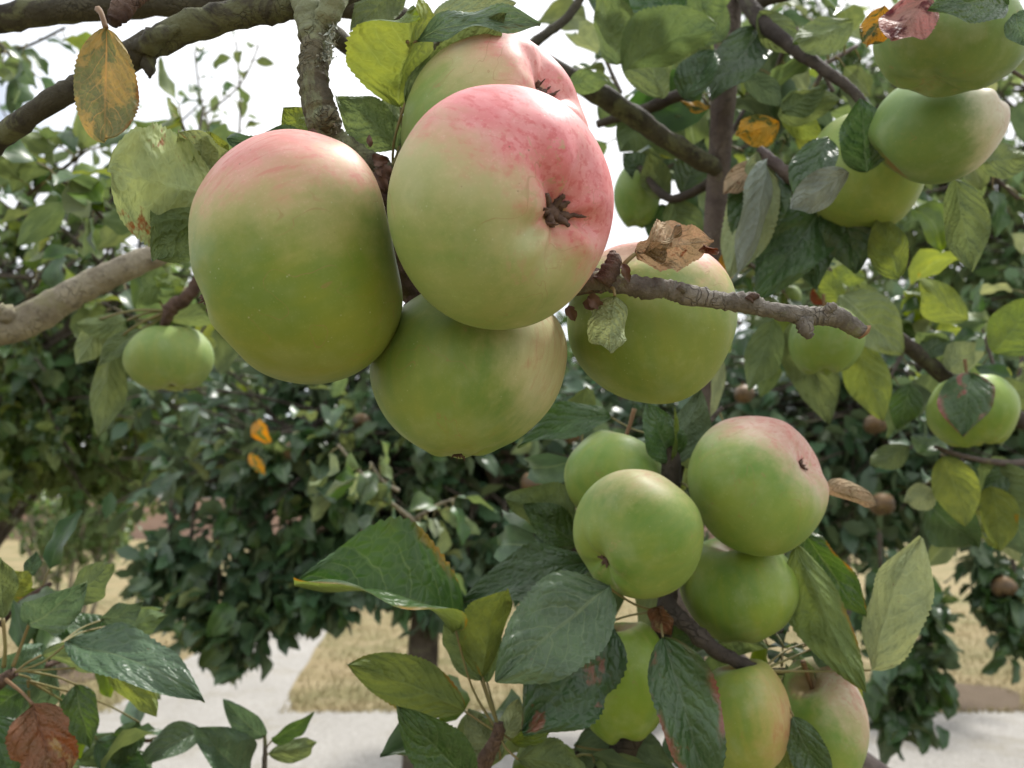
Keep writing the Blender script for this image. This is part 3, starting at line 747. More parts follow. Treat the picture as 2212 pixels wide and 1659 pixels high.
for i, lab in enumerate(far_labels):
    x = -15 + 5.0 * i + random.uniform(-.8, .8); hh = random.uniform(3.6, 4.6); y0 = 37 + random.uniform(-.5, 1.5)
    tree('far_tree', lab, (x, y0, 0), (x, y0, 1.2), (x, y0, hh * 0.58), (3.4, 2.2, hh * 0.45), 6, 60, 2600, 0.34, 'far', ['green'], 'tree line behind the wall', trunk_r=0.16, singles=0)

# ---------------------------------------------------------------- foreground trees: wood
ta = empty('apple_tree', (-0.62, 0.62, 0))
setp(ta, 'nearest apple tree, its lichened twigs carrying the large pink flushed apples', 'tree', 'orchard trees')
tb = empty('apple_tree', (1.05, 1.05, 0))
setp(tb, 'apple tree with an upright purple grey stem at right, fruit at upper right', 'tree', 'orchard trees')

def branch(tr, pts, rad_px, bark, sides=16, sub=6, lump=0.25, rings=0.0, name='branch', seed=1, extra=None):
    p = [P(*q) for q in pts]; rr = [w / 2 / F * q[2] for q, w in zip(pts, rad_px)]
    mb = MB().tube(p, rr, sides, sub, lump=lump, seed=seed, rings=rings)
    if extra: extra(mb)
    return mb.build(name, [BK[bark], MWOOD, MBUD], tr)

# trunk of the nearest tree stands left of the frame
trk = MB().tube([(-0.62, 0.62, -0.05), (-0.60, 0.62, 0.5), (-0.57, 0.60, 1.1), (-0.52, 0.58, 1.55)], [0.062, 0.05, 0.045, 0.036], 18, 8, lump=0.25, seed=5).build('trunk', BK['trunk'], ta)
b_low = MB().tube([(-0.52, 0.58, 1.5), P(-160, 520, 0.50), P(-70, 375, 0.46), P(0, 300, 0.44), P(100, 228, 0.43), P(190, 172, 0.43), P(300, 112, 0.43), P(415, 55, 0.43), P(540, 26, 0.43), P(650, 10, 0.43), P(800, -30, 0.44)],
                  [0.030, 0.010, 0.0058, 0.0054, 0.0054, 0.0056, 0.0070, 0.0072, 0.0070, 0.0068, 0.005], 20, 8, lump=0.22, seed=9)
b_low.tube([P(312, 112, 0.43), P(322, 140, 0.428), P(324, 168, 0.426)], [0.0045, 0.0033, 0.0008], 10, 4, lump=0.5, seed=2)
b_low.tube([P(285, 105, 0.425), P(330, 88, 0.423), P(400, 52, 0.424)], [0.0028, 0.0052, 0.0016], 10, 5, lump=0.6, seed=4)
br_low = b_low.build('branch', [BK['olive']], ta)
br_top = MB().tube([(-0.52, 0.58, 1.53), P(-260, 150, 0.60), P(-60, 62, 0.53), P(0, 43, 0.52), P(120, 24, 0.52), P(300, 10, 0.52), P(500, 6, 0.53), P(756, 14, 0.54), P(850, 36, 0.55), P(960, 78, 0.57)],
                 [0.028, 0.012, 0.0085, 0.0080, 0.0078, 0.0075, 0.0072, 0.0070, 0.0068, 0.004], 18, 6, lump=0.2, seed=12).build('branch', [BK['olive']], ta)
# spur that carries the yellow leaf
spur_y = branch(ta, [(330, -40, .385), (290, -5, .38), (262, 22, .375), (243, 48, .372)], [44, 42, 44, 30], 'spur', rings=0.28, name='spur', sub=8)
# lichened twig
lich = MB().tube([P(650, -60, .43), P(664, 0, .415), P(676, 60, .405), P(682, 110, .40), P(678, 165, .397), P(685, 216, .395), P(698, 262, .395), P(722, 305, .398), P(770, 332, .402), P(825, 365, .405), P(850, 400, .41)],
                 [0.0075, 0.0072, 0.0070, 0.0071, 0.0066, 0.0070, 0.0074, 0.0066, 0.0048, 0.0046, 0.004], 22, 9, lump=0.22, seed=21, rings=0.05)
lich.tube([P(735, -50, .41), P(722, 0, .402), P(708, 30, .40), P(690, 70, .402)], [0.0055, 0.0056, 0.0056, 0.004], 14, 6, lump=0.3, seed=23)
lich.tube([P(700, 262, .39), P(712, 250, .386), P(716, 246, .384)], [0.005, 0.0042, 0.002], 12, 3, lump=0.5, seed=3)
lich_t = lich.build('twig', [BK['lichen']], ta)
def tufts(parent, cs, n, rad):
    v, f = [], []
    for k in range(n):
        c0 = random.choice(cs) + rv(rad); a, b2 = rv(0.0009), rv(0.0009); out = (CAMPOS - c0).normalized() * 0.0012 + rv(0.0007)
        i = len(v); v += [c0, c0 + a, c0 + a * 0.7 + out, c0 + b2 + out * 0.6]; f += [(i, i + 1, i + 2), (i, i + 2, i + 3)]
    o = link('lichen', new_mesh('lichen', v, f, MLICH, smooth=False), parent); o['kind'] = 'stuff'
tufts(lich_t, [P(716, 55, .398), P(718, 75, .397), P(714, 95, .395), P(708, 112, .394), P(705, 122, .393)], 170, 0.0012)
tufts(lich_t, [P(722, 250, .388), P(722, 268, .388), P(712, 240, .388)], 60, 0.0014)
tufts(lich_t, [P(735, 312, .392), P(690, 130, .392)], 26, 0.0014)
# fruiting spur hidden between the big apples
spur_b = MB().tube([P(815, 350, .405), P(835, 420, .415), P(868, 560, .42), P(900, 640, .425), P(1000, 640, .435), P(1150, 630, .43), P(1240, 615, .405), P(1290, 608, .385)],
                   [0.0046, 0.005, 0.0055, 0.006, 0.0058, 0.0056, 0.0052, 0.0052], 14, 5, lump=0.3, seed=31, rings=0.1).build('branch', [BK['spur']], ta)
# stub scales between the two front apples
def scale_piece(parent, c, dirv, w, l, seed=0, mat=MBUD, curl=0.6):
    l *= 0.8; w *= 0.7
    V, Fc, UV = leaf_verts(l, w, fold=0.7, curl=curl, wave=0.16, nu=10, nv=3, seed=seed, ragged=0.16)
    M = basis(dirv, CAMPOS - c).to_4x4(); M.translation = c
    return link('bud_scale', new_mesh('bud_scale', V, Fc, mat, UV), parent, M)
for k, (u, v, d, dx, dy, w, l) in enumerate([(818, 352, .392, .7, -.9, .010, .013), (812, 372, .392, .5, -1, .011, .012), (805, 345, .39, .9, -.1, .008, .009), (800, 318, .393, -.1, 1, .004, .007),
                                             (690, 290, .386, .9, -.8, .004, .010), (672, 296, .386, .2, .6, .006, .005), (880, 650, .40, .4, -1, .007, .010), (905, 668, .40, 1, -.2, .006, .009), (890, 640, .402, -.3, -.9, .008, .010)]):
    scale_piece(spur_b if k not in (4, 5) else lich_t, P(u, v, d), RIGHT * dx + UP * dy, w, l, k, curl=0.9 if k < 3 else 0.5)
# broken twig at right
tw = MB().tube([P(1225, 618, .378), P(1285, 607, .372), P(1340, 612, .368), P(1395, 622, .366), P(1440, 624, .366), P(1475, 634, .366), P(1560, 650, .366), P(1620, 655, .366), P(1655, 668, .366), P(1715, 678, .367), P(1768, 683, .368), P(1805, 684, .369), P(1838, 703, .37), P(1864, 719, .371)],
               [0.0040, 0.0041, 0.0040, 0.0046, 0.0039, 0.0043, 0.0038, 0.0043, 0.0033, 0.0039, 0.0037, 0.0039, 0.0033, 0.0029], 24, 9, lump=0.24, seed=41, rings=0.03)
tw.tube([P(1775, 684, .367), P(1806, 684, .367), P(1836, 701, .368), P(1862, 718, .369)], [0.0036, 0.0042, 0.0037, 0.0031], 20, 12, lump=0.1, seed=2, rings=0.16)
tw.tube([P(1862, 717, .3688), P(1868, 722, .369)], [0.0035, 0.0026], 12, 1, lump=0.6, seed=7, mat=1)
tw.tube([P(1735, 690, .366), P(1742, 712, .364), P(1748, 732, .364)], [0.0036, 0.0034, 0.0010], 10, 5, lump=0.4, seed=8, rings=0.2, mat=0)
tw.tube([P(1788, 676, .366), P(1795, 664, .364), P(1806, 662, .364)], [0.0026, 0.0024, 0.0013], 10, 4, lump=0.4, seed=9, mat=0)
tw.tube([P(1618, 650, .362), P(1626, 640, .362), P(1640, 640, .362)], [0.002, 0.0018, 0.0008], 8, 3, lump=0.4, seed=10, mat=2)
tw.tube([P(1470, 628, .361), P(1478, 616, .362)], [0.0022, 0.0010], 8, 1, lump=0.3, seed=11)
tw.tube([P(1300, 612, .366), P(1318, 585, .366), P(1326, 566, .367), P(1322, 545, .369)], [0.0042, 0.0040, 0.0034, 0.0016], 14, 6, lump=0.35, seed=12, rings=0.14, mat=2)
twig_r = tw.build('twig', [BK['twig'], MWOOD, BK['spur']], ta)
for k, (u, v, d, dx, dy, w, l) in enumerate([(1345, 570, .362, .4, -1, .006, .010), (1258, 655, .368, 1, -.1, .007, .011), (1270, 640, .366, .6, -.5, .008, .010), (1228, 660, .376, .4, -1, .007, .009)]):
    scale_piece(twig_r, P(u, v, d), RIGHT * dx + UP * dy, w, l, 20 + k)
# pale limb at left
limb_l = MB().tube([(-0.55, 0.60, 1.42), P(-200, 760, .74), P(-30, 718, .74), P(60, 692, .745), P(180, 622, .755), P(285, 572, .765), P(360, 540, .78), P(470, 470, .82), P(560, 400, .9)],
                   [0.030, 0.016, 0.0138, 0.0138, 0.0124, 0.0110, 0.0100, 0.009, 0.008], 20, 8, lump=0.16, seed=51)
limb_l.tube([P(20, 690, .735), P(8, 672, .73), P(-4, 662, .728)], [0.008, 0.007, 0.004], 10, 4, lump=0.4, seed=5)
limb_l = limb_l.build('branch', [BK['pale']], ta)
spur_d1 = branch(ta, [(470, 480, .84), (430, 600, .84), (405, 640, .84), (372, 665, .84), (355, 705, .845)], [24, 24, 30, 30, 20], 'spur', rings=0.2, name='spur', lump=0.4)
thin_l = branch(ta, [(650, 20, .47), (720, 72, .50), (778, 118, .54), (850, 130, .56), (960, 95, .58)], [40, 38, 34, 34, 30], 'olive')
# lower branches of the nearest tree, coming up from below the frame
low_main = MB().tube([(-0.57, 0.60, 1.05), (-0.30, 0.62, 1.12), (0.0, 0.60, 1.16), P(1180, 1800, .60), P(1330, 1640, .58), P(1400, 1480, .575), P(1440, 1310, .57), P(1448, 1150, .575), P(1450, 1010, .575), P(1452, 930, .58)],
                     [0.024, 0.018, 0.014, 0.011, 0.009, 0.0075, 0.0062, 0.005, 0.0062, 0.003], 16, 7, lump=0.25, seed=61)
low_main.tube([P(1436, 1300, .565), P(1480, 1345, .55), P(1540, 1400, .54), P(1600, 1432, .54), P(1650, 1452, .545)], [0.0055, 0.0052, 0.0048, 0.0040, 0.0032], 12, 6, lump=0.35, seed=62)
low_main = low_main.build('branch', [BK['dark']], ta)
shoot_c = MB().tube([(0.0, 0.60, 1.16), P(1000, 1760, .55), P(1045, 1650, .53), P(1075, 1590, .525), P(1078, 1560, .525)], [0.010, 0.0058, 0.0048, 0.0040, 0.0026], 12, 6, lump=0.3, seed=63).build('branch', [BK['spur']], ta)
shoot_l = MB().tube([(-0.52, 0.62, 1.12), P(-120, 1560, .60), P(-10, 1480, .57), P(30, 1452, .565)], [0.014, 0.006, 0.0044, 0.003], 12, 6, lump=0.3, seed=64).build('branch', [BK['spur']], ta)
shoot_s = MB().tube([(-0.30, 0.62, 1.12), P(520, 1850, .72), P(565, 1700, .70), P(572, 1640, .70), P(572, 1585, .70)], [0.010, 0.0040, 0.0026, 0.002, 0.0012], 9, 5, lump=0.25, seed=65).build('branch', [BK['twig']], ta)

# right-hand tree wood
MB().tube([(1.05, 1.05, -0.05), (1.03, 1.04, 0.5), (1.0, 1.02, 1.0)], [0.06, 0.05, 0.045], 16, 8, lump=0.2, seed=70).build('trunk', BK['trunk'], tb)
stem_v = MB().tube([(1.0, 1.02, 0.98), (0.62, 0.92, 1.06), P(1480, 1330, .84), P(1518, 920, .80), P(1528, 760, .79), P(1538, 560, .775), P(1552, 380, .765), P(1563, 200, .755), P(1572, 60, .75), P(1578, -60, .75)],
                   [0.035, 0.022, 0.013, 0.0075, 0.0082, 0.0092, 0.0096, 0.0104, 0.0110, 0.0110], 16, 8, lump=0.12, seed=71).build('branch', [BK['purple']], tb)
MB().tube([P(1560, 372, .768), P(1530, 354, .755), P(1450, 308, .74), P(1350, 238, .72), P(1240, 172, .70), P(1130, 112, .69), P(1010, 60, .69)], [0.0072, 0.0080, 0.0084, 0.0088, 0.0080, 0.0068, 0.005], 16, 7, lump=0.2, seed=79).build('branch', [BK['olive']], tb)
MB().tube([P(1130, 112, .69), P(1180, 72, .70), P(1225, 38, .71), P(1270, -30, .72)], [0.0042, 0.0040, 0.0036, 0.003], 10, 5, lump=0.25, seed=80).build('branch', [BK['olive']], tb)
br_tr = MB().tube([P(1590, -40, .74), P(1625, 20, .72), P(1660, 62, .70), P(1715, 105, .68), P(1780, 150, .655), P(1840, 195, .64), P(1872, 240, .635), P(1885, 300, .64)], [0.007, 0.0072, 0.0062, 0.0050, 0.0044, 0.0038, 0.0035, 0.003], 14, 6, lump=0.25, seed=72)
br_tr.tube([P(1610, 10, .725), P(1680, -8, .72), P(1780, -30, .70)], [0.0065, 0.005, 0.004], 12, 5, lump=0.2, seed=73)
br_tr = br_tr.build('branch', [BK['dark']], tb)
br_mid = MB().tube([P(1556, 380, .765), P(1450, 430, .80), P(1380, 360, .84)], [0.005, 0.004, 0.003], 10, 5, lump=0.3, seed=74).build('branch', [BK['dark']], tb)
br_in = MB().tube([P(1562, 150, .76), P(1500, 190, .77), P(1400, 232, .78), P(1290, 268, .80)], [0.0052, 0.0050, 0.0055, 0.0035], 10, 5, lump=0.3, seed=75).build('branch', [BK['dark']], tb)
br_r = MB().tube([(1.0, 1.02, 1.0), (0.72, 1.0, 1.35), P(2330, 980, .95), P(2180, 900, .93), P(2050, 820, .92), P(1960, 745, .92), P(1880, 690, .93), P(1790, 660, .92)], [0.03, 0.016, 0.010, 0.0085, 0.0085, 0.0075, 0.0055, 0.0035], 12, 6, lump=0.25, seed=76).build('branch', [BK['dark']], tb)
br_r2 = MB().tube([P(2330, 980, .95), P(2190, 1000, .90), P(2080, 985, .88), P(2020, 965, .87)], [0.006, 0.0035, 0.0025, 0.0018], 10, 5, lump=0.3, seed=77).build('branch', [BK['purple']], tb)
br_sm = branch(tb, [(1740, 400, .66), (1700, 375, .66), (1665, 345, .665), (1640, 322, .67)], [30, 30, 26, 18], 'purple', lump=0.3)
br_up = branch(tb, [(1885, 300, .64), (1960, 200, .63), (2080, 60, .62), (2200, -60, .62)], [18, 20, 26, 30], 'dark')

# ---------------------------------------------------------------- apples
def apple_body(rx, ry, calyx, outline=None, d=0.4, cen=None, hi=True, seed=0, basin=0.20, bw=0.30, cav=0.26, ribs=0.035, kribs=0.07, h=0.88, lum=0.03, bumps=()):
    na, nt = (110, 84) if hi else (56, 40)
    rs = np.random.default_rng(seed + 50); ph = rs.uniform(0, 6.28, 8)
    th = np.linspace(0, np.pi, nt + 1); az = np.linspace(0, 2 * np.pi, na, endpoint=False)
    TH, AZ = np.meshgrid(th, az, indexing='ij'); q = np.pi - TH
    r = 1 + 0.05 * np.sin(TH) ** 2 - 0.03 * np.cos(TH)
    r = r * (1 - cav * np.exp(-(TH / 0.34) ** 2)) * (1 + 0.05 * np.exp(-((TH - 0.62) / 0.3) ** 2))
    r = r * (1 - basin * np.exp(-(q / bw) ** 2)) * (1 + 0.04 * np.exp(-((q - 0.6) / 0.3) ** 2))
    env = np.exp(-((q - bw * 1.35) / (bw * 0.8)) ** 2)
    rib = np.cos(5 * AZ + ph[0]) + 0.6 * np.cos(3 * AZ + ph[1]) + 0.4 * np.cos(8 * AZ + ph[2])
    r = r * (1 + kribs * 0.6 * rib * env) * (1 + ribs * 0.5 * np.cos(5 * AZ + ph[0]) * np.sin(TH) ** 1.5)
    r = r * (1 + lum * (np.sin(2 * AZ + ph[3]) * np.sin(TH) + 0.6 * np.sin(3 * AZ + ph[4] + 2 * TH) * np.sin(TH) + 0.5 * np.sin(AZ + ph[5] + 3 * TH) * np.sin(TH)))
    for (bth, baz, amp, wd) in bumps:
        dd = (TH - bth) ** 2 + (np.sin(TH) * (np.angle(np.exp(1j * (AZ - baz))))) ** 2
        r = r * (1 + amp * np.exp(-dd / wd ** 2))
    X, Y, Z = r * np.sin(TH) * np.cos(AZ), r * np.sin(TH) * np.sin(AZ), r * np.cos(TH) * h
    # into camera-aligned axes: local -Z is the calyx end
    c = Vector(calyx).normalized(); zc = -c
    a = zc.orthogonal().normalized() if abs(zc.y) > 0.95 else Vector((0, 1, 0)).cross(zc).normalized()
    b = zc.cross(a)
    V = np.stack([X, Y, Z], -1).reshape(-1, 3) @ np.array([tuple(a), tuple(b), tuple(zc)])
    V -= (V.max(0) + V.min(0)) / 2
    ex = (V.max(0) - V.min(0)) / 2
    px = d / F * (0.978 if hi else 0.99)
    sx, sy = rx * px / ex[0], ry * px / ex[1]
    V = V * np.array([sx, sy, (sx + sy) / 2])
    if outline:
        ang = np.arctan2(V[:, 1], V[:, 0]); rho = np.hypot(V[:, 0], V[:, 1])
        nb = 90; k = ((ang + np.pi) / (2 * np.pi) * nb).astype(int) % nb
        act = np.zeros(nb); np.maximum.at(act, k, rho)
        ac = np.linspace(-np.pi, np.pi, nb, endpoint=False) + np.pi / nb
        pts = np.array([((u - cen[0]) * px, -(v - cen[1]) * px) for u, v in outline])
        pa = np.arctan2(pts[:, 1], pts[:, 0]); pr = np.hypot(pts[:, 0], pts[:, 1]); o = np.argsort(pa); pa, pr = pa[o], pr[o]
        tgt = np.interp(ac, np.concatenate([pa[-1:] - 2 * np.pi, pa, pa[:1] + 2 * np.pi]), np.concatenate([pr[-1:], pr, pr[:1]]))
        s = tgt / act
        for _ in range(3): s = (np.roll(s, 1) + 2 * s + np.roll(s, -1)) / 4
        sv = np.interp(ang, np.concatenate([ac - 2 * np.pi, ac, ac + 2 * np.pi]), np.tile(s, 3))
        w = np.clip(rho / (tgt.mean() * 0.9), 0, 1); w = w * w * (3 - 2 * w)
        V[:, :2] *= (1 + (sv - 1) * w)[:, None]
    # V is in (right, up, back) axes -> world
    Wd = V @ np.array([tuple(RIGHT), tuple(UP), tuple(BACK)])
    Fc = [(i * na + j, i * na + (j + 1) % na, (i + 1) * na + (j + 1) % na, (i + 1) * na + j) for i in range(nt) for j in range(na)]
    Fc = [f[::-1] for f in Fc]
    pole_c = Wd[-na:].mean(0); pole_s = Wd[:na].mean(0)
    return Wd, Fc, Vector(pole_c), Vector(pole_s)

APPLES = []
def apple(label, u, v, d, rx, ry, calyx, outline=None, hi=False, seed=0, stem=True, sepal=1.0, mat=None, group=None, shape=None, name='apple'):
    """calyx: direction of the blossom end in (right, up, toward camera)"""
    cen = P(u, v, d)
    root = empty(name, cen); setp(root, label, 'apple', group)
    Wd, Fc, pc, ps = apple_body(rx, ry, calyx, outline, d, (u, v), hi, seed, **(shape or {}))
    cw = (RIGHT * calyx[0] + UP * calyx[1] + BACK * calyx[2]).normalized()
    m = mat or {}
    m.setdefault('blush_dir', (0.15, -0.1, 1)); m.setdefault('radius', (rx + ry) / 2 * d / F)
    body = bpy.data.objects.new('skin', new_mesh('skin', Wd, Fc, apple_mat('apple_skin', cw, seed=seed * 1.37 + 0.4, **m))); COL.objects.link(body); body.parent = root
    APPLES.append((label, cen, (rx + ry) / 2 * d / F))
    rr = (rx + ry) / 2 * d / F
    def child(nm, mb, mats, par=root):
        me = mb.mesh(nm, mats); o = bpy.data.objects.new(nm, me); COL.objects.link(o); o.parent = par; return o
    # calyx: a withered star of sepals
    if sepal > 0:
        mb = MB(); s = rr * 0.085 * sepal
        mb.tube([pc - cw * s * 0.9, pc + cw * s * 0.25, pc + cw * s * 0.7], [s * 0.9, s * 0.8, s * 0.25], 9, 3, lump=0.6, seed=seed)
        cal = child('calyx', mb, [MSEP])
        if hi or rx > 85:
            a = cw.orthogonal().normalized(); b = cw.cross(a); rs = random.Random(seed)
            for k in range(8):
                th = 2 * math.pi * (k + rs.uniform(-.35, .35)) / 8; dv = a * math.cos(th) + b * math.sin(th)
                l = s * rs.uniform(0.9, 1.9)
                sm = MB().tube([pc + dv * s * .3 + cw * s * 0.1, pc + dv * (s * .3 + l * .4) + cw * (s * 0.5), pc + dv * (s * .3 + l * .8) + cw * s * rs.uniform(.3, 1.1), pc + dv * (s * .2 + l) + cw * s * rs.uniform(.2, 2.0)],
                               [s * .30, s * .30, s * .20, s * .05], 7, 4, lump=0.8, seed=k + seed)
                child('sepal', sm, [MSEP], cal)
    if stem:
        dirs = -cw
        mb = MB().tube([ps + dirs * -0.15 * rr, ps + dirs * 0.25 * rr, ps + dirs * 0.55 * rr + Vector((0, 0, 0.05 * rr))], [0.0016, 0.0014, 0.0018], 8, 4, lump=0.2)
        child('stem', mb, [MPETB])
    return root

PK = dict(b0=0.25, b1=0.75, b2=1.0)
big = 'large cooking apples in the near cluster'
apple('large apple with rosy top and olive green body, left of the front apple', 640, 560, .366, 229, 274, (-0.75, -0.35, 0.15),
      outline=[(640, 285), (560, 302), (480, 352), (432, 420), (413, 510), (424, 585), (447, 650), (470, 716), (523, 785), (596, 826), (680, 837), (764, 817), (829, 771), (866, 706), (875, 640), (864, 560), (850, 480), (822, 385), (770, 325), (705, 292)],
      hi=True, seed=1, stem=False, sepal=0.7, shape=dict(basin=0.05, bw=0.25, ribs=0.03, kribs=0.02, lum=0.02, cav=0.1),
      mat=dict(blush_dir=(0.02, -0.35, 1), green=(0.265, 0.290, 0.050), green2=(0.175, 0.235, 0.045), yellow=(0.48, 0.40, 0.19), pink=(0.62, 0.25, 0.225), b0=-0.05, b1=0.70, p0=0.36, b2=0.95, russet=0.25, bloom=0.12), group=big)
apple('large front apple with pink cheek and dark withered calyx facing the camera', 1085, 455, .335, 247, 263, (0.62, -0.14, 0.78),
      outline=[(1085, 192), (1000, 204), (930, 250), (880, 320), (848, 395), (838, 460), (848, 530), (880, 605), (930, 665), (1000, 706), (1080, 718), (1160, 702), (1225, 662), (1280, 600), (1315, 530), (1331, 440), (1320, 360), (1290, 290), (1245, 240), (1170, 203)],
      hi=True, seed=22, stem=False, sepal=1.25, shape=dict(basin=0.25, bw=0.235, kribs=0.095, ribs=0.03, lum=0.02),
      mat=dict(blush_dir=(0.60, -0.05, 0.80), green=(0.30, 0.355, 0.125), green2=(0.21, 0.30, 0.085), yellow=(0.50, 0.445, 0.235), pink=(0.64, 0.20, 0.21), b0=-1.0, b1=-0.05, p0=-0.32, b2=0.42, russet=0.9, calyx_green=0.5), group=big)
apple('large pink topped apple behind and above the front apple', 1072, 290, .423, 209, 213, (0.68, 0.44, 0.58),
      outline=[(1060, 79), (980, 100), (915, 150), (880, 220), (866, 290), (868, 340), (890, 420), (950, 480), (1060, 500), (1180, 480), (1265, 400), (1282, 320), (1262, 230), (1235, 165), (1190, 115), (1130, 86)],
      hi=True, seed=3, stem=False, sepal=1.0, shape=dict(basin=0.26, bw=0.26, kribs=0.035, ribs=0.02),
      mat=dict(blush_dir=(0.75, 0.0, 0.65), green=(0.27, 0.33, 0.11), green2=(0.20, 0.29, 0.08), yellow=(0.52, 0.42, 0.23), pink=(0.64, 0.25, 0.24), b0=-0.55, b1=0.22, p0=0.0, b2=0.75, russet=0.6, calyx_green=0.4), group=big)
apple('large plain green apple hanging lowest beneath the front apple', 1013, 800, .402, 220, 200, (-0.10, -0.97, 0.12),
      outline=[(1010, 620), (900, 640), (830, 700), (797, 765), (793, 810), (808, 870), (850, 930), (905, 975), (970, 999), (1010, 996), (1080, 972), (1150, 930), (1205, 865), (1228, 790), (1232, 740), (1215, 690), (1150, 640)],
      hi=True, seed=4, stem=False, sepal=0.5, shape=dict(basin=0.05, bw=0.2, kribs=0.03, ribs=0.03, cav=0.15),
      mat=dict(blush_dir=(0.9, -0.3, 0.2), green=(0.275, 0.315, 0.085), green2=(0.175, 0.255, 0.06), yellow=(0.50, 0.45, 0.25), pink=(0.46, 0.38, 0.20), b0=0.25, b1=0.9, b2=1.2, russet=0.35), group=big)
apple('large green apple with pink shoulder behind the broken bare twig', 1402, 695, .428, 181, 182, (0.3, -0.8, -0.3),
      outline=[(1400, 512), (1310, 530), (1250, 590), (1222, 680), (1232, 760), (1270, 815), (1330, 856), (1400, 876), (1470, 868), (1530, 825), (1570, 750), (1583, 680), (1572, 610), (1540, 560), (1480, 525)],
      hi=True, seed=5, stem=False, sepal=0, shape=dict(basin=0.05, bw=0.2, ribs=0.03, kribs=0.02, cav=0.12),
      mat=dict(blush_dir=(0.35, 0.05, 0.95), green=(0.275, 0.315, 0.080), green2=(0.205, 0.27, 0.06), yellow=(0.50, 0.42, 0.18), pink=(0.62, 0.29, 0.25), b0=0.12, b1=0.5, b2=0.72, russet=0.4), group=big)

low = 'smaller apples of the lower cluster'
gm = dict(green=(0.29, 0.35, 0.10), green2=(0.185, 0.285, 0.06))
apple('apple with pale pink shoulder and open russet calyx in the lower cluster', 1633, 1048, .545, 150, 152, (0.72, 0.45, 0.50), hi=True, seed=6, stem=False, sepal=0.6,
      outline=[(1620, 896), (1560, 908), (1510, 950), (1484, 1020), (1488, 1080), (1520, 1140), (1570, 1182), (1630, 1200), (1690, 1194), (1750, 1150), (1780, 1090), (1784, 1030), (1765, 975), (1730, 930), (1680, 902)],
      shape=dict(basin=0.20, bw=0.34, kribs=0.02), mat=dict(blush_dir=(0.55, 0.0, 0.8), yellow=(0.47, 0.42, 0.22), pink=(0.58, 0.30, 0.26), b0=-0.1, b1=0.6, p0=0.1, b2=0.95, russet=0.9, **gm), group=low)
apple('round green apple at the front of the lower cluster, dark calyx at lower left', 1378, 1152, .52, 141, 142, (-0.70, -0.45, 0.42), seed=7, hi=True, stem=False, sepal=0.8,
      shape=dict(basin=0.20, bw=0.26, kribs=0.04), mat=dict(blush_dir=(0.1, -0.2, 1), yellow=(0.46, 0.42, 0.18), pink=(0.50, 0.38, 0.2), b0=0.4, b1=0.95, b2=1.2, russet=0.5, **gm), group=low)
apple('small pale green apple half hidden at the back left of the lower cluster', 1325, 1035, .60, 107, 106, (-0.3, -0.85, 0.1), seed=8, stem=True, sepal=0, shape=dict(cav=0.05, lum=0.05), mat=dict(b0=0.8, b1=1.3, b2=1.6, **gm), group=low)
apple('plain green apple tucked under the rosy one in the lower cluster', 1597, 1272, .575, 127, 113, (0.2, -0.9, -0.1), seed=9, stem=False, sepal=0, mat=dict(b0=0.7, b1=1.3, b2=1.6, green=(0.25, 0.315, 0.06), green2=(0.165, 0.25, 0.045)), group=low)
apple('green apple hanging behind the scorched dark leaf in the lower cluster', 1345, 1472, .555, 104, 127, (0.1, -0.95, 0.1), seed=10, stem=False, sepal=0, mat=dict(b0=0.8, b1=1.4, b2=1.7, green=(0.25, 0.335, 0.045), green2=(0.19, 0.285, 0.04)), group=low)
apple('yellowish speckled apple at the bottom beside the crinkled hanging leaf', 1610, 1548, .545, 97, 123, (0.15, -0.95, 0.15), seed=11, stem=False, sepal=0, mat=dict(blush_dir=(0.8, -0.5, 0.1), yellow=(0.45, 0.36, 0.12), pink=(0.42, 0.26, 0.11), b0=0.2, b1=0.8, b2=1.1, russet=0.5, green=(0.29, 0.32, 0.075), green2=(0.22, 0.28, 0.055)), group=low)
apple('pale flushed apple with brown stem hollow at the bottom right of the cluster', 1768, 1562, .585, 92, 138, (0.35, -0.8, -0.2), seed=12, stem=True, sepal=0,
      shape=dict(cav=0.30), mat=dict(blush_dir=(0.7, -0.4, 0.7), yellow=(0.46, 0.40, 0.22), pink=(0.50, 0.34, 0.25), b0=0.2, b1=0.7, b2=1.0, russet=0.4, **gm), group=low)
upr = 'apples hanging at upper right'
apple('matt green apple at the top right corner under brown edged leaves', 2055, 88, .50, 156, 112, (-0.2, -0.75, 0.0), seed=13, stem=False, sepal=0, shape=dict(lum=0.02), mat=dict(b0=0.9, b1=1.5, b2=1.8, green=(0.22, 0.30, 0.115), green2=(0.165, 0.245, 0.085), bloom=0.25), group=upr)
apple('green apple with pale furrowed side and rusty marks, second from the top right corner', 2023, 283, .575, 145, 115, (0.62, 0.55, 0.25), seed=14, stem=False, sepal=0.6,
      outline=[(2010, 168), (1940, 185), (1895, 235), (1878, 290), (1895, 345), (1945, 385), (2010, 398), (2080, 385), (2135, 345), (2165, 280), (2166, 220), (2145, 185), (2100, 200), (2060, 190)],
      hi=True, shape=dict(basin=0.18, bw=0.30, kribs=0.05), mat=dict(blush_dir=(1, -0.35, 0.15), yellow=(0.60, 0.55, 0.42), pink=(0.52, 0.40, 0.32), b0=0.12, b1=0.70, b2=1.3, russet=0.9, green=(0.19, 0.275, 0.095), green2=(0.15, 0.235, 0.075)), group=upr)
apple('pale yellow green apple behind the black green folded leaf at upper right', 1865, 375, .67, 124, 122, (-0.1, -0.9, 0.1), seed=15, stem=False, sepal=0, shape=dict(ribs=0.008, kribs=0.0, lum=0.012, basin=0.04), mat=dict(b0=0.6, b1=1.3, b2=1.8, green=(0.30, 0.36, 0.11), green2=(0.24, 0.31, 0.085)), group=upr)
sng = 'single apples further back'
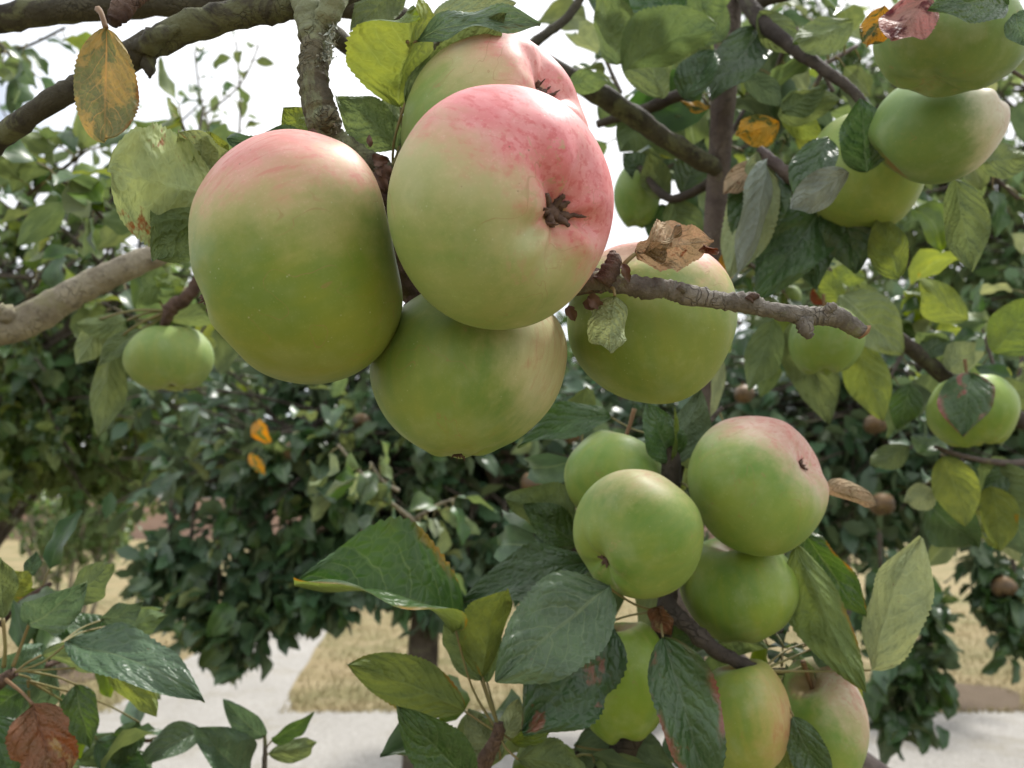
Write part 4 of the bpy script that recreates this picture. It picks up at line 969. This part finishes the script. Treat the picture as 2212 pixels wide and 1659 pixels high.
apple('small pale green apple hanging alone at left below the pale limb', 365, 776, .86, 92, 71, (0.1, -0.9, 0.1), seed=16, stem=True, sepal=0.6, shape=dict(cav=0.2), mat=dict(b0=0.75, b1=1.3, b2=1.7, green=(0.30, 0.36, 0.135), green2=(0.24, 0.32, 0.10)), group=sng)
apple('small green apple hanging just under the tip of the broken twig', 1785, 738, .83, 77, 75, (0, -0.95, 0.1), seed=17, sepal=0, mat=dict(b0=0.6, b1=1.1, b2=1.4, green=(0.22, 0.30, 0.075), green2=(0.185, 0.27, 0.065)), group=sng)
apple('small green apple with a drooping leaf over it near the right edge', 2102, 888, .84, 94, 80, (0.1, -0.9, 0.1), seed=18, sepal=0, mat=dict(b0=0.8, b1=1.4, b2=1.7, green=(0.27, 0.35, 0.075), green2=(0.20, 0.29, 0.06)), group=sng)
apple('shadowed green apple seen just right of the front apple calyx', 1375, 425, .86, 51, 66, (0, -0.95, 0.1), seed=19, sepal=0, mat=dict(b0=0.9, b1=1.5, b2=1.8, green=(0.20, 0.28, 0.08), green2=(0.16, 0.24, 0.065)), group=sng)
apple('tiny pale green apple above the broken twig tip', 1708, 642, .95, 23, 24, (0, -0.95, 0.1), seed=20, sepal=0, mat=dict(b0=0.9, b1=1.5, b2=1.8, green=(0.30, 0.36, 0.14), green2=(0.26, 0.32, 0.11)), group=sng)
russ = dict(green=(0.13, 0.07, 0.04), green2=(0.08, 0.045, 0.03), yellow=(0.22, 0.12, 0.05), pink=(0.24, 0.14, 0.07), b0=0.3, b1=0.9, b2=1.2, russet=0.6, bloom=0.05)
RL = [(635, 975, 2.05, 23, 'russet apple among dark leaves below the yellow leaf, left of centre'), (780, 912, 2.1, 21, 'russet apple just below the rosy left apple'), (1150, 1045, 2.0, 26, 'golden brown russet apple right below the lowest large apple'),
      (1608, 852, 2.0, 22, 'russet apple glimpsed beside the purple stem'), (1890, 916, 2.1, 25, 'russet apple under the hanging apple leaves at right'), (1905, 1090, 2.0, 27, 'russet apple right of the curled dry leaf'), (2168, 1268, 2.0, 26, 'russet apple low at the right edge over the dry lawn'),
      (1235, 940, 2.15, 20, 'russet apple between the lowest large apple and the lower cluster')]
for k, (u, v, d, r, lab) in enumerate(RL):
    apple(lab, u, v, d + 0.12, r, r * 0.92, (random.uniform(-.5, .5), -0.6, random.uniform(0, .8)), seed=30 + k, stem=True, sepal=1.8, shape=dict(lum=0.06, ribs=0.06, cav=0.3), mat=dict(russ), group='small russet apples', name='russet_apple')

# ---------------------------------------------------------------- leaves placed one by one
Lf = leaf
# near cluster
Lf(spur_y, (229, 62, .362), (226, 306, .352), 134, 'yellow', roll=6, under=True, fold=0.12, curl=0.10, wave=0.03, pet=(212, 20, .368), petm=MPETB, prw=1.6, blunt=True, twist=0.05)
Lf(lich_t, (462, 418, .405), (236, 372, .382), 262, 'blotch', blunt=True, twist=0.12, roll=8, under=True, fold=0.22, curl=0.2, wave=0.03, pet=(560, 400, .42), ragged=0.05)
Lf(lich_t, (460, 430, .408), (335, 562, .392), 150, 'green', roll=-8, under=True, fold=0.2, curl=0.3, wave=0.04, pet=(560, 420, .42))
Lf(lich_t, (480, 410, .412), (385, 283, .398), 120, 'blotch', roll=-25, under=True, fold=0.3, curl=0.3, wave=0.1, pet=(560, 400, .42))
Lf(lich_t, (475, 400, .415), (455, 285, .405), 95, 'lime', roll=20, under=True, fold=0.3, curl=0.2, wave=0.1)
Lf(lich_t, (705, 300, .43), (492, 296, .42), 110, 'blue', roll=-35, fold=0.4, curl=0.5, wave=0.1, pet=(722, 310, .415))
Lf(lich_t, (690, 305, .425), (612, 232, .42), 95, 'lime', roll=15, under=True, fold=0.2, curl=0.2, pet=(718, 308, .41))
Lf(lich_t, (862, 318, .425), (728, 208, .425), 112, 'green', roll=20, under=True, fold=0.2, curl=-0.3, wave=0.05, pet=(840, 370, .415))
Lf(lich_t, (866, 330, .44), (838, 185, .44), 62, 'pale', roll=25, under=True, fold=0.3, curl=0.1)
Lf(lich_t, (866, 232, .432), (900, 22, .385), 215, 'lime', roll=30, under=True, fold=0.6, curl=0.35, wave=0.06, pet=(850, 395, .43), ragged=0.03)
Lf(lich_t, (876, 222, .41), (1092, 28, .39), 140, 'green', roll=-22, under=True, fold=0.4, curl=0.25, wave=0.07, pet=(850, 395, .43))
Lf(lich_t, (900, 88, .405), (1168, 52, .395), 84, 'blue', roll=-50, fold=0.3, curl=0.35, wave=0.12, pet=(880, 90, .40))
Lf(lich_t, (935, 35, .46), (1115, 5, .45), 75, 'pale', roll=-10, under=True, fold=0.3, curl=0.2)
Lf(br_top, (870, -50, .47), (762, 64, .45), 100, 'green', roll=10, under=True, fold=0.2, curl=0.2, pet=(900, -70, .5))
Lf(br_top, (865, 110, .60), (772, 88, .59), 62, 'green', roll=20, under=True, fold=0.3, curl=0.2, pet=(900, 80, .56))
# dry leaf over the right apple, and the curled one below the twig
Lf(twig_r, (1372, 548, .364), (1542, 520, .362), 118, 'tan', roll=8, under=True, fold=0.6, curl=0.22, wave=0.26, twist=0.9, pet=(1345, 578, .364), petm=MPET, ragged=0.14, prw=1.4)
Lf(twig_r, (1376, 545, .365), (1470, 486, .362), 56, 'tan', roll=60, fold=0.5, curl=0.5, wave=0.2, ragged=0.1)
Lf(twig_r, (1520, 528, .362), (1553, 540, .360), 26, 'brown', roll=20, fold=0.8, curl=1.2, wave=0.2, curlx=1.5)
Lf(twig_r, (1328, 640, .362), (1318, 760, .357), 120, 'pale', roll=-12, under=True, fold=0.3, curl=0.4, wave=0.2, curlx=1.3, pet=(1322, 622, .365), ragged=0.12)
# lower centre shoot
Lf(shoot_c, (985, 1362, .53), (636, 1264, .50), 225, 'edge', roll=46, fold=1.1, curl=0.40, wave=0.05, twist=0.15, pet=(1072, 1575, .525))
Lf(shoot_c, (1004, 1536, .525), (752, 1436, .50), 118, 'edge', roll=-14, under=True, fold=0.35, curl=0.42, wave=0.04, pet=(1072, 1580, .525))
Lf(shoot_c, (1042, 1462, .53), (1096, 1278, .51), 112, 'lime', roll=30, under=True, fold=0.6, curl=0.5, wave=0.05, pet=(1076, 1565, .525))
Lf(shoot_c, (1040, 1470, .535), (960, 1345, .53), 90, 'green', roll=-20, under=True, fold=0.3, curl=0.3, pet=(1076, 1565, .525))
Lf(shoot_c, (1052, 1475, .54), (1068, 1330, .54), 66, 'green', roll=20, under=True, fold=0.3, curl=0.2, pet=(1076, 1570, .525))
Lf(shoot_c, (1015, 1690, .51), (858, 1524, .49), 118, 'green', roll=-8, fold=0.25, curl=0.25, wave=0.04, pet=(1030, 1700, .53))
Lf(shoot_c, (1080, 1640, .54), (1010, 1530, .55), 80, 'pale', roll=15, under=True, fold=0.3, curl=0.2, pet=(1070, 1600, .53))
Lf(shoot_c, (1085, 1600, .54), (1120, 1510, .55), 56, 'pale', roll=-15, under=True, fold=0.3, curl=0.2)
Lf(shoot_c, (1120, 1640, .52), (1268, 1668, .50), 86, 'green', roll=20, under=True, fold=0.35, curl=0.5, pet=(1080, 1590, .525))
Lf(shoot_c, (1105, 1600, .53), (1200, 1530, .52), 50, 'lime', roll=30, fold=0.4, curl=0.7, pet=(1080, 1580, .525))
Lf(low_main, (1316, 1270, .50), (1072, 1474, .47), 205, 'blue', roll=16, fold=0.18, curl=0.22, wave=0.06, pet=(1420, 1320, .55))
Lf(low_main, (1312, 1345, .52), (1128, 1582, .49), 210, 'scorch', roll=-18, fold=0.25, curl=0.28, wave=0.08, pet=(1420, 1320, .55), ragged=0.04)
Lf(low_main, (1275, 1215, .56), (1000, 1300, .54), 130, 'dark', roll=30, fold=0.2, curl=0.3, wave=0.08, pet=(1430, 1240, .57))
Lf(low_main, (1245, 1130, .60), (1092, 1078, .60), 118, 'green', roll=-25, under=True, fold=0.3, curl=0.3, pet=(1440, 1080, .58))
Lf(low_main, (1245, 1180, .60), (1130, 1090, .60), 90, 'green', roll=20, fold=0.3, curl=0.3, pet=(1440, 1110, .58))
Lf(low_main, (1452, 1000, .575), (1396, 872, .57), 92, 'dark', roll=18, fold=0.35, curl=0.2, pet=(1450, 1020, .58))
Lf(low_main, (1462, 1000, .585), (1512, 838, .58), 84, 'dark', roll=-25, under=True, fold=0.3, curl=0.2, pet=(1450, 1020, .58))
Lf(low_main, (1452, 1000, .57), (1458, 880, .565), 24, 'lime', roll=65, fold=0.3, curl=0.1)
Lf(low_main, (1318, 900, .62), (1118, 968, .61), 84, 'green', roll=35, fold=0.4, curl=0.5, pet=(1420, 940, .59))
Lf(low_main, (1720, 1178, .56), (1870, 1496, .53), 128, 'edge', under=True, roll=-22, fold=0.5, curl=0.25, wave=0.05, twist=-0.4, pet=(1600, 1150, .58))
Lf(low_main, (1738, 1150, .60), (1872, 1330, .58), 104, 'edge', roll=25, under=False, fold=0.3, curl=0.3, pet=(1600, 1140, .59))
Lf(low_main, (1880, 1448, .57), (1990, 1160, .56), 150, 'pale', roll=-32, under=True, fold=0.5, curl=-0.25, wave=0.05, pet=(1648, 1448, .545))
Lf(low_main, (1752, 1402, .58), (1856, 1462, .56), 96, 'dark', roll=30, under=True, fold=0.3, curl=0.4, pet=(1650, 1446, .545))
Lf(low_main, (1790, 1380, .585), (1780, 1330, .58), 50, 'blue', roll=30, fold=0.3, curl=0.3, pet=(1648, 1444, .545))
Lf(low_main, (1750, 1430, .60), (1862, 1540, .60), 120, 'lime', roll=15, under=True, fold=0.3, curl=0.3, pet=(1650, 1450, .55))
Lf(low_main, (1432, 1376, .495), (1530, 1730, .475), 150, 'scorch', roll=-14, fold=0.5, curl=0.18, wave=0.09, pet=(1438, 1320, .545))
Lf(low_main, (1714, 1548, .53), (1795, 1720, .52), 86, 'dark', roll=16, fold=0.25, curl=0.3, wave=0.05, pet=(1660, 1456, .54))
Lf(low_main, (1700, 1610, .56), (1640, 1730, .55), 90, 'lime', roll=-10, under=True, fold=0.3, curl=0.3, pet=(1660, 1460, .55))
Lf(low_main, (1240, 1610, .57), (1480, 1690, .57), 150, 'dark', roll=20, under=True, fold=0.3, curl=0.3, pet=(1340, 1620, .58))
Lf(low_main, (1540, 1375, .60), (1420, 1400, .60), 70, 'green', roll=20, fold=0.3, curl=0.3)
Lf(low_main, (1555, 1380, .59), (1660, 1400, .60), 70, 'green', roll=20, under=True, fold=0.3, curl=0.3)
Lf(low_main, (1420, 1310, .53), (1450, 1372, .52), 50, 'brown', roll=20, fold=0.5, curl=0.6, wave=0.2)
Lf(low_main, (1776, 1055, .575), (1892, 1092, .56), 76, 'tan', roll=20, under=True, fold=0.5, curl=0.3, wave=0.1, curlx=1.9, pet=(1700, 1080, .6))
# lower left
Lf(shoot_l, (150, 1385, .56), (442, 1516, .52), 128, 'blue', roll=-30, fold=0.25, curl=0.3, wave=0.08, twist=-0.3, pet=(32, 1452, .565))
Lf(shoot_l, (228, 1440, .58), (338, 1548, .57), 66, 'lime', roll=25, under=True, fold=0.4, curl=0.4, pet=(40, 1450, .565))
Lf(shoot_l, (64, 1345, .565), (188, 1255, .55), 104, 'blue', roll=20, fold=0.3, curl=0.4, wave=0.06, pet=(28, 1440, .565), prw=1.6)
Lf(shoot_l, (140, 1300, .58), (242, 1218, .57), 80, 'green', roll=-25, under=True, fold=0.3, curl=0.2, pet=(64, 1345, .57))
Lf(shoot_l, (6, 1335, .56), (4, 1208, .55), 70, 'green', roll=15, under=True, fold=0.3, curl=0.2, pet=(8, 1440, .565), prw=1.8)
Lf(shoot_l, (20, 1290, .59), (62, 1235, .59), 60, 'lime', roll=15, under=True, fold=0.3, curl=0.2)
Lf(shoot_l, (60, 1245, .60), (78, 1190, .60), 36, 'blue', roll=25, fold=0.3, curl=0.2)
Lf(shoot_l, (90, 1415, .57), (210, 1448, .55), 66, 'green', roll=30, under=True, fold=0.4, curl=0.6, pet=(38, 1450, .565))
Lf(shoot_l, (72, 1522, .53), (135, 1720, .51), 138, 'brown', roll=10, fold=0.25, curl=0.2, wave=0.12, pet=(12, 1468, .56), ragged=0.12, petm=MPETB, prw=1.4)
Lf(shoot_l, (165, 1480, .60), (196, 1615, .59), 84, 'green', roll=22, fold=0.3, curl=0.2, pet=(60, 1450, .57))
Lf(shoot_l, (-20, 1545, .55), (30, 1700, .55), 110, 'dark', roll=10, fold=0.3, curl=0.2)
Lf(shoot_l, (0, 1480, .60), (90, 1390, .62), 100, 'blue', roll=25, fold=0.3, curl=0.3, pet=(10, 1470, .57))
Lf(shoot_l, (60, 1480, .62), (-40, 1560, .62), 100, 'green', roll=25, fold=0.3, curl=0.3, pet=(30, 1455, .57))
Lf(shoot_l, (40, 1560, .64), (120, 1440, .64), 70, 'blue', roll=35, fold=0.3, curl=0.3)
Lf(shoot_l, (220, 1340, .64), (310, 1300, .64), 60, 'blue', roll=35, fold=0.3, curl=0.3, pet=(120, 1400, .6))
Lf(shoot_l, (250, 1350, .66), (360, 1330, .66), 62, 'green', roll=-25, under=True, fold=0.3, curl=0.3, pet=(120, 1400, .6))
Lf(shoot_l, (230, 1400, .66), (130, 1330, .66), 80, 'green', roll=30, fold=0.3, curl=0.3)
for (b, e, w, m, ro, un) in [((300, 1560), (250, 1660), 70, 'green', 20, False), ((210, 1600), (330, 1680), 80, 'dark', 20, False), ((170, 1640), (290, 1600), 60, 'green', -20, True), ((120, 1510), (60, 1420), 70, 'green', 20, True)]:
    Lf(shoot_l, (*b, .70), (*e, .69), w, m, roll=ro, under=un, fold=0.3, curl=0.3, pet=(60, 1470, .6))
Lf(shoot_s, (535, 1690, .69), (422, 1572, .66), 108, 'blue', roll=22, fold=0.4, curl=0.25, pet=(568, 1720, .70))
Lf(shoot_s, (572, 1590, .70), (482, 1510, .68), 58, 'blue', roll=-20, fold=0.35, curl=0.4)
Lf(shoot_s, (588, 1600, .70), (678, 1537, .69), 44, 'green', roll=40, fold=0.5, curl=0.2, pet=(572, 1625, .70))
Lf(shoot_s, (580, 1628, .70), (680, 1606, .68), 50, 'green', roll=-10, under=True, fold=0.4, curl=0.5, pet=(572, 1650, .70))
Lf(shoot_s, (440, 1580, .72), (300, 1650, .70), 66, 'blue', roll=20, fold=0.4, curl=0.6, pet=(560, 1700, .70))
Lf(shoot_s, (330, 1640, .72), (220, 1700, .70), 66, 'green', roll=20, fold=0.4, curl=0.6)
# around the lone apple at left
for (b, e, w, m, ro, un) in [((275, 692), (162, 700), 62, 'green', 30, True), ((302, 712), (212, 790), 46, 'pale', 20, False), ((238, 748), (212, 945), 80, 'green', 20, True), ((215, 690), (165, 790), 60, 'blue', 20, True),
                             ((300, 690), (372, 622), 60, 'green', 20, True), ((365, 690), (490, 682), 52, 'green', 20, True), ((345, 650), (310, 560), 60, 'green', -20, True), ((400, 620), (330, 600), 50, 'lime', 20, True), ((440, 610), (470, 700), 40, 'green', 20, True)]:
    Lf(spur_d1, (*b, .86), (*e, .84), w, m, roll=ro, under=un, fold=0.35, curl=0.35, pet=(365, 672, .845), prw=1.3)
# right tree
RT = [
 (br_up, (1872, 372, .60), (1858, 212, .58), 118, 'dark', 14, False, .15, .15), (br_up, (1790, 300, .62), (1722, 450, .60), 92, 'dark', 20, False, .3, .2),
 (br_up, (1832, 372, .585), (1708, 452, .57), 84, 'grey', -12, True, .2, .2), (br_sm, (1636, 328, .665), (1572, 604, .65), 120, 'pale', 22, True, .5, .3),
 (br_sm, (1652, 345, .66), (1588, 600, .64), 96, 'grey', -48, True, .4, -.35), (br_sm, (1655, 350, .68), (1610, 560, .67), 130, 'dark', 5, False, .3, .1),
 (br_up, (1800, 420, .69), (1636, 648, .67), 150, 'dark', 10, False, .2, .2), (br_up, (1815, 425, .68), (1850, 590, .67), 128, 'dark', -15, False, .25, .2),
 (br_up, (1740, 450, .70), (1765, 630, .69), 110, 'dark', 12, False, .2, .2), (br_up, (1790, 420, .72), (1720, 560, .72), 120, 'dark', 0, False, .2, .2),
 (br_tr, (1942, 602, .66), (1898, 462, .65), 88, 'lime', 15, True, .25, .2), (br_up, (2062, 388, .64), (2098, 584, .62), 96, 'green', 14, True, .25, .2),
 (br_up, (2118, 350, .66), (2240, 332, .66), 84, 'green', -20, True, .3, .2), (br_up, (1912, 12, .48), (1872, 98, .47), 66, 'orange', 10, True, .2, .2),
 (br_up, (1998, -14, .46), (1925, 88, .44), 120, 'pink', 20, True, .2, .2), (br_up, (2175, 12, .45), (2005, 20, .43), 100, 'dark', 30, False, .2, .3),
 (br_up, (2195, 30, .46), (2215, 100, .45), 60, 'blue', 20, False, .3, .2),
 (br_tr, (1842, 44, .66), (1716, 92, .64), 92, 'green', 25, True, .3, .3), (br_tr, (1640, 25, .70), (1728, 112, .69), 76, 'green', -20, True, .3, .2),
 (br_in, (1682, 264, .70), (1590, 292, .69), 78, 'orange', 20, True, .3, .2), (br_in, (1535, 230, .74), (1472, 218, .74), 36, 'orange', 50, True, .3, .3),
 (br_sm, (1632, 344, .67), (1564, 418, .66), 56, 'tan', 15, True, .3, .3), (br_sm, (1610, 410, .69), (1580, 470, .69), 50, 'brown', 15, True, .3, .3),
 (stem_v, (1645, 66, .72), (1536, 215, .70), 108, 'dark', 15, False, .3, .2), (stem_v, (1682, 252, .71), (1815, 215, .70), 80, 'green', 20, True, .3, .3),
 (stem_v, (1608, 168, .73), (1690, 228, .72), 60, 'dark', 20, True, .3, .4), (stem_v, (1690, 240, .70), (1785, 180, .70), 66, 'green', -25, True, .3, .3),
 (stem_v, (1690, 258, .74), (1780, 300, .74), 60, 'lime', 25, True, .3, .3),
 (br_in, (1345, 150, .64), (1545, 62, .60), 150, 'green', 34, True, .6, .35), (br_in, (1330, 140, .66), (1295, -20, .64), 110, 'green', -30, True, .5, .35), (br_in, (1430, 210, .66), (1400, 40, .66), 120, 'green', 30, True, .5, .3), (br_in, (1480, 215, .68), (1545, 110, .68), 90, 'dark', -25, False, .5, .3),
 (br_in, (1380, 60, .68), (1270, -10, .68), 90, 'dark', 20, False, .5, .4), (br_in, (1520, 20, .66), (1600, -40, .66), 80, 'green', 20, True, .5, .4), (br_in, (1330, 230, .76), (1290, 150, .76), 60, 'green', 20, True, .5, .4),
 (br_in, (1470, 40, .66), (1360, -60, .66), 130, 'dark', 15, False, .25, .2), (br_in, (1560, 90, .68), (1480, -20, .68), 110, 'green', 10, True, .3, .2), (br_in, (1500, 170, .70), (1520, 70, .70), 120, 'green', 20, True, .3, .2),
 (br_in, (1228, 182, .66), (1314, 176, .66), 54, 'green', 15, True, .3, .2), (br_in, (1400, 235, .78), (1340, 330, .78), 90, 'green', 15, True, .3, .2), (br_in, (1420, 235, .80), (1470, 340, .80), 90, 'green', -15, True, .3, .2),
 (br_in, (1480, 200, .80), (1420, 130, .80), 80, 'green', -15, True, .3, .2), (br_in, (1300, 270, .80), (1345, 215, .80), 60, 'green', 25, True, .3, .2),
 (br_mid, (1450, 430, .80), (1500, 560, .80), 90, 'green', 20, True, .3, .2), (br_mid, (1440, 430, .82), (1400, 330, .82), 70, 'green', 20, True, .3, .2), (br_mid, (1470, 420, .82), (1520, 300, .82), 80, 'dark', 20, False, .3, .2),
 (br_mid, (1400, 390, .84), (1345, 330, .84), 60, 'dark', 20, False, .3, .2), (br_mid, (1430, 440, .86), (1440, 540, .86), 80, 'dark', 20, False, .3, .2),
 (stem_v, (1562, 548, .76), (1572, 610, .75), 44, 'orange', 10, True, .3, .2), (stem_v, (1556, 765, .78), (1536, 905, .77), 34, 'pale', 30, True, .3, .1),
 (br_r, (1672, 690, .88), (1618, 845, .86), 84, 'green', 15, True, .3, .2), (br_r, (1712, 690, .90), (1792, 918, .88), 112, 'green', 12, True, .25, .25), (br_r, (1850, 730, .90), (1908, 910, .88), 100, 'lime', -15, True, .3, .25),
 (br_r, (1812, 640, .88), (1948, 768, .86), 118, 'pale', -20, False, .3, .4), (br_r, (1820, 650, .90), (1760, 580, .90), 60, 'lime', 15, True, .3, .3), (br_r, (1780, 660, .91), (1770, 612, .91), 46, 'brown', 15, True, .5, .5),
 (br_r, (1900, 690, .90), (1850, 610, .90), 70, 'green', 20, True, .3, .3), (br_r, (1870, 600, .88), (1800, 580, .88), 50, 'lime', 20, True, .3, .3),
 (br_r2, (2100, 806, .79), (2080, 944, .77), 112, 'scorch', 10, False, .25, .3), (br_r, (1962, 962, .86), (1880, 1004, .84), 58, 'green', 20, True, .4, .3), (br_r2, (2038, 985, .86), (2086, 1138, .84), 100, 'lime', 15, True, .25, .25),
 (br_r2, (2020, 1060, .88), (1955, 1085, .88), 64, 'pale', 15, True, .3, .3), (br_r, (2148, 765, .86), (2235, 640, .84), 118, 'lime', -15, True, .3, .25), (br_r, (2092, 690, .88), (1982, 606, .86), 84, 'lime', 20, True, .3, .35),
 (br_r2, (2010, 1090, .92), (2110, 1180, .92), 110, 'dark', 20, False, .3, .3), (br_r2, (2120, 1000, .90), (2230, 1130, .88), 100, 'green', 20, True, .3, .3), (br_r2, (2140, 1050, .88), (2160, 1190, .88), 84, 'lime', 20, True, .3, .3),
 (br_r2, (2170, 1080, .92), (2230, 1200, .92), 110, 'blue', 20, False, .3, .3), (br_r, (2145, 830, .88), (2230, 890, .88), 70, 'green', 20, True, .3, .3), (br_r, (2050, 800, .90), (2110, 740, .90), 70, 'pale', 20, True, .3, .3),
 (br_r, (2040, 790, .92), (1980, 720, .92), 80, 'green', -20, True, .3, .3), (br_r, (1990, 770, .92), (2060, 720, .92), 60, 'blue', -20, False, .3, .3), (br_r, (1965, 830, .90), (1935, 930, .90), 70, 'green', -20, False, .3, .3),
 (br_r2, (2100, 1000, .90), (2060, 1060, .90), 60, 'dark', -20, False, .3, .3), (br_r2, (2190, 1000, .90), (2120, 1070, .90), 60, 'dark', -20, False, .3, .3),
]
ATT = {}
for (par, b, e, w, m, ro, un, fo, cu) in RT:
    Lf(par, b, e, w, m, roll=ro, under=un, fold=fo, curl=cu, wave=0.05, pet=None)

# leafy shoots filling the near trees
def S(tr, b, e, n, size, mats, **k): return spray(tr, b, e, n, size, mats, **k)
G1 = ['green', 'green', 'blue', 'green', 'lime']; G2 = ['green', 'dark', 'green', 'blue', 'lime', 'pale']
for (b, e, n, s) in [((-60, 40, 1.2), (60, 160, 1.15), 8, .062), ((-80, 260, 1.15), (90, 300, 1.05), 9, .062), ((-60, 120, 1.4), (140, 60, 1.3), 8, .06), ((60, 420, 1.1), (180, 330, 1.05), 8, .065), ((220, 470, 1.0), (120, 380, .95), 7, .065),
                     ((470, 470, 1.0), (390, 260, .95), 9, .065), ((480, 480, 1.1), (300, 480, 1.1), 9, .065), ((300, 640, 1.2), (120, 480, 1.2), 9, .06), ((340, 560, 1.0), (440, 230, 1.2), 7, .06), ((60, 640, 1.4), (160, 520, 1.3), 9, .06),
                     ((330, 700, 1.3), (200, 640, 1.3), 8, .06), ((500, 620, 1.3), (420, 740, 1.2), 8, .06), ((-40, 420, 1.5), (20, 330, 1.4), 6, .06), ((360, 330, 1.3), (230, 420, 1.25), 8, .06)]:
    S(ta, b, e, n, s, G1, bark='olive')
S(ta, (515, 330, 1.6), (510, 90, 1.55), 9, .034, ['green', 'blue'], bark='twig', r=.0014); S(ta, (470, 330, 1.5), (420, 110, 1.5), 9, .034, ['green', 'blue'], bark='twig', r=.0014); S(ta, (440, 250, 1.5), (560, 95, 1.5), 6, .032, ['green'], bark='twig', r=.0012)
for (b, e, n, s) in [((1560, 250, .80), (1440, 120, .85), 8, .07), ((1560, 330, .85), (1660, 160, .9), 8, .065), ((1560, 420, .9), (1480, 300, .95), 9, .065), ((1700, 90, .8), (1640, 200, .9), 8, .06), ((1760, 140, .75), (1850, 100, .8), 6, .05),
                     ((1780, 150, .9), (1700, 300, .95), 9, .06), ((1560, 480, .95), (1640, 520, 1.0), 8, .065), ((1800, 200, 1.0), (1720, 60, 1.0), 7, .06), ((1560, 60, 1.0), (1450, 20, 1.0), 8, .07), ((1340, 200, .95), (1290, 60, 1.0), 5, .06),
                     ((2050, 820, 1.0), (1950, 640, 1.05), 10, .055), ((2180, 900, 1.0), (2120, 700, 1.05), 10, .055), ((1960, 745, 1.05), (1900, 860, 1.0), 8, .055), ((2190, 1000, 1.0), (2080, 1120, 1.0), 10, .055), ((2180, 900, 1.1), (2220, 560, 1.2), 10, .055),
                     ((1880, 690, 1.05), (1780, 560, 1.1), 8, .06), ((2080, 985, 1.0), (1990, 1050, 1.0), 7, .05), ((2230, 960, .95), (2200, 830, .95), 6, .05), ((2100, 850, 1.1), (2000, 870, 1.1), 8, .05), ((1500, 640, 1.0), (1600, 700, 1.1), 6, .06), ((1560, 120, 1.1), (1380, 60, 1.1), 10, .055), ((1560, 200, 1.1), (1340, 300, 1.1), 11, .055), ((1560, 300, 1.15), (1420, 380, 1.1), 10, .055), ((1600, 20, 1.1), (1800, 60, 1.1), 9, .055), ((1700, 200, 1.1), (1620, 420, 1.1), 10, .055),
                     ((1860, 210, .9), (1960, 420, .9), 9, .055), ((1960, 200, .9), (2200, 430, .9), 10, .055), ((2080, 60, .8), (2230, 180, .85), 7, .05), ((1780, 660, 1.0), (1650, 760, 1.0), 8, .06), ((1600, 560, .9), (1700, 640, .95), 8, .06)]:
    S(tb, b, e, n, s, G2, bark='purple')
for (b, e, n, s) in [((-20, 1500, .70), (120, 1620, .70), 8, .05), ((-40, 1640, .66), (200, 1690, .66), 8, .05), ((30, 1460, .68), (230, 1380, .74), 8, .05), ((0, 1350, .72), (110, 1260, .74), 7, .048), ((60, 1660, .8), (330, 1600, .8), 8, .05)]:
    S(ta, b, e, n, s, ['blue', 'green', 'green', 'dark', 'lime'], bark='spur')
for (b, e, n, s) in [((1045, 1650, .58), (930, 1600, .58), 6, .05), ((1180, 1700, .60), (1130, 1560, .58), 7, .045), ((1330, 1640, .60), (1230, 1640, .56), 6, .05), ((1440, 1200, .62), (1180, 1180, .66), 8, .055), ((1448, 1100, .62), (1250, 960, .66), 7, .055),
                     ((1500, 1370, .60), (1700, 1360, .64), 6, .045), ((1640, 1450, .62), (1800, 1360, .64), 6, .045), ((1400, 1480, .62), (1260, 1420, .66), 6, .05), ((1400, 1520, .6), (1520, 1640, .62), 6, .05), ((1448, 1120, .62), (1560, 880, .66), 6, .055)]:
    S(ta, b, e, n, s, ['green', 'dark', 'green', 'lime', 'blue'], bark='dark')
# shoots nearer than the dark tree
for (b, e, n, s) in [((900, 1130, 1.35), (730, 960, 1.3), 8, .06), ((900, 1120, 1.35), (980, 1080, 1.3), 8, .06), ((860, 1060, 1.4), (800, 1000, 1.35), 6, .06), ((960, 1250, 1.4), (870, 1130, 1.35), 7, .05)]:
    S(middle, b, e, n, s, ['blue', 'green', 'pale', 'blue'], bark='pale', r=.0022)
for (u, v) in [(556, 908), (538, 980)]:
    place_leaf(middle, P(u, v, 2.0), RIGHT * random.uniform(-1, 1) + UP * -.6, BACK + rv(.4), .06, random.choice(['orange', 'orange', 'brown']))

for i in range(len(APPLES)):
    for j in range(i):
        g = (APPLES[i][1] - APPLES[j][1]).length - APPLES[i][2] - APPLES[j][2]
        if g < -0.004: print('overlap %.4f' % g, APPLES[i][0][:40], '|', APPLES[j][0][:40])
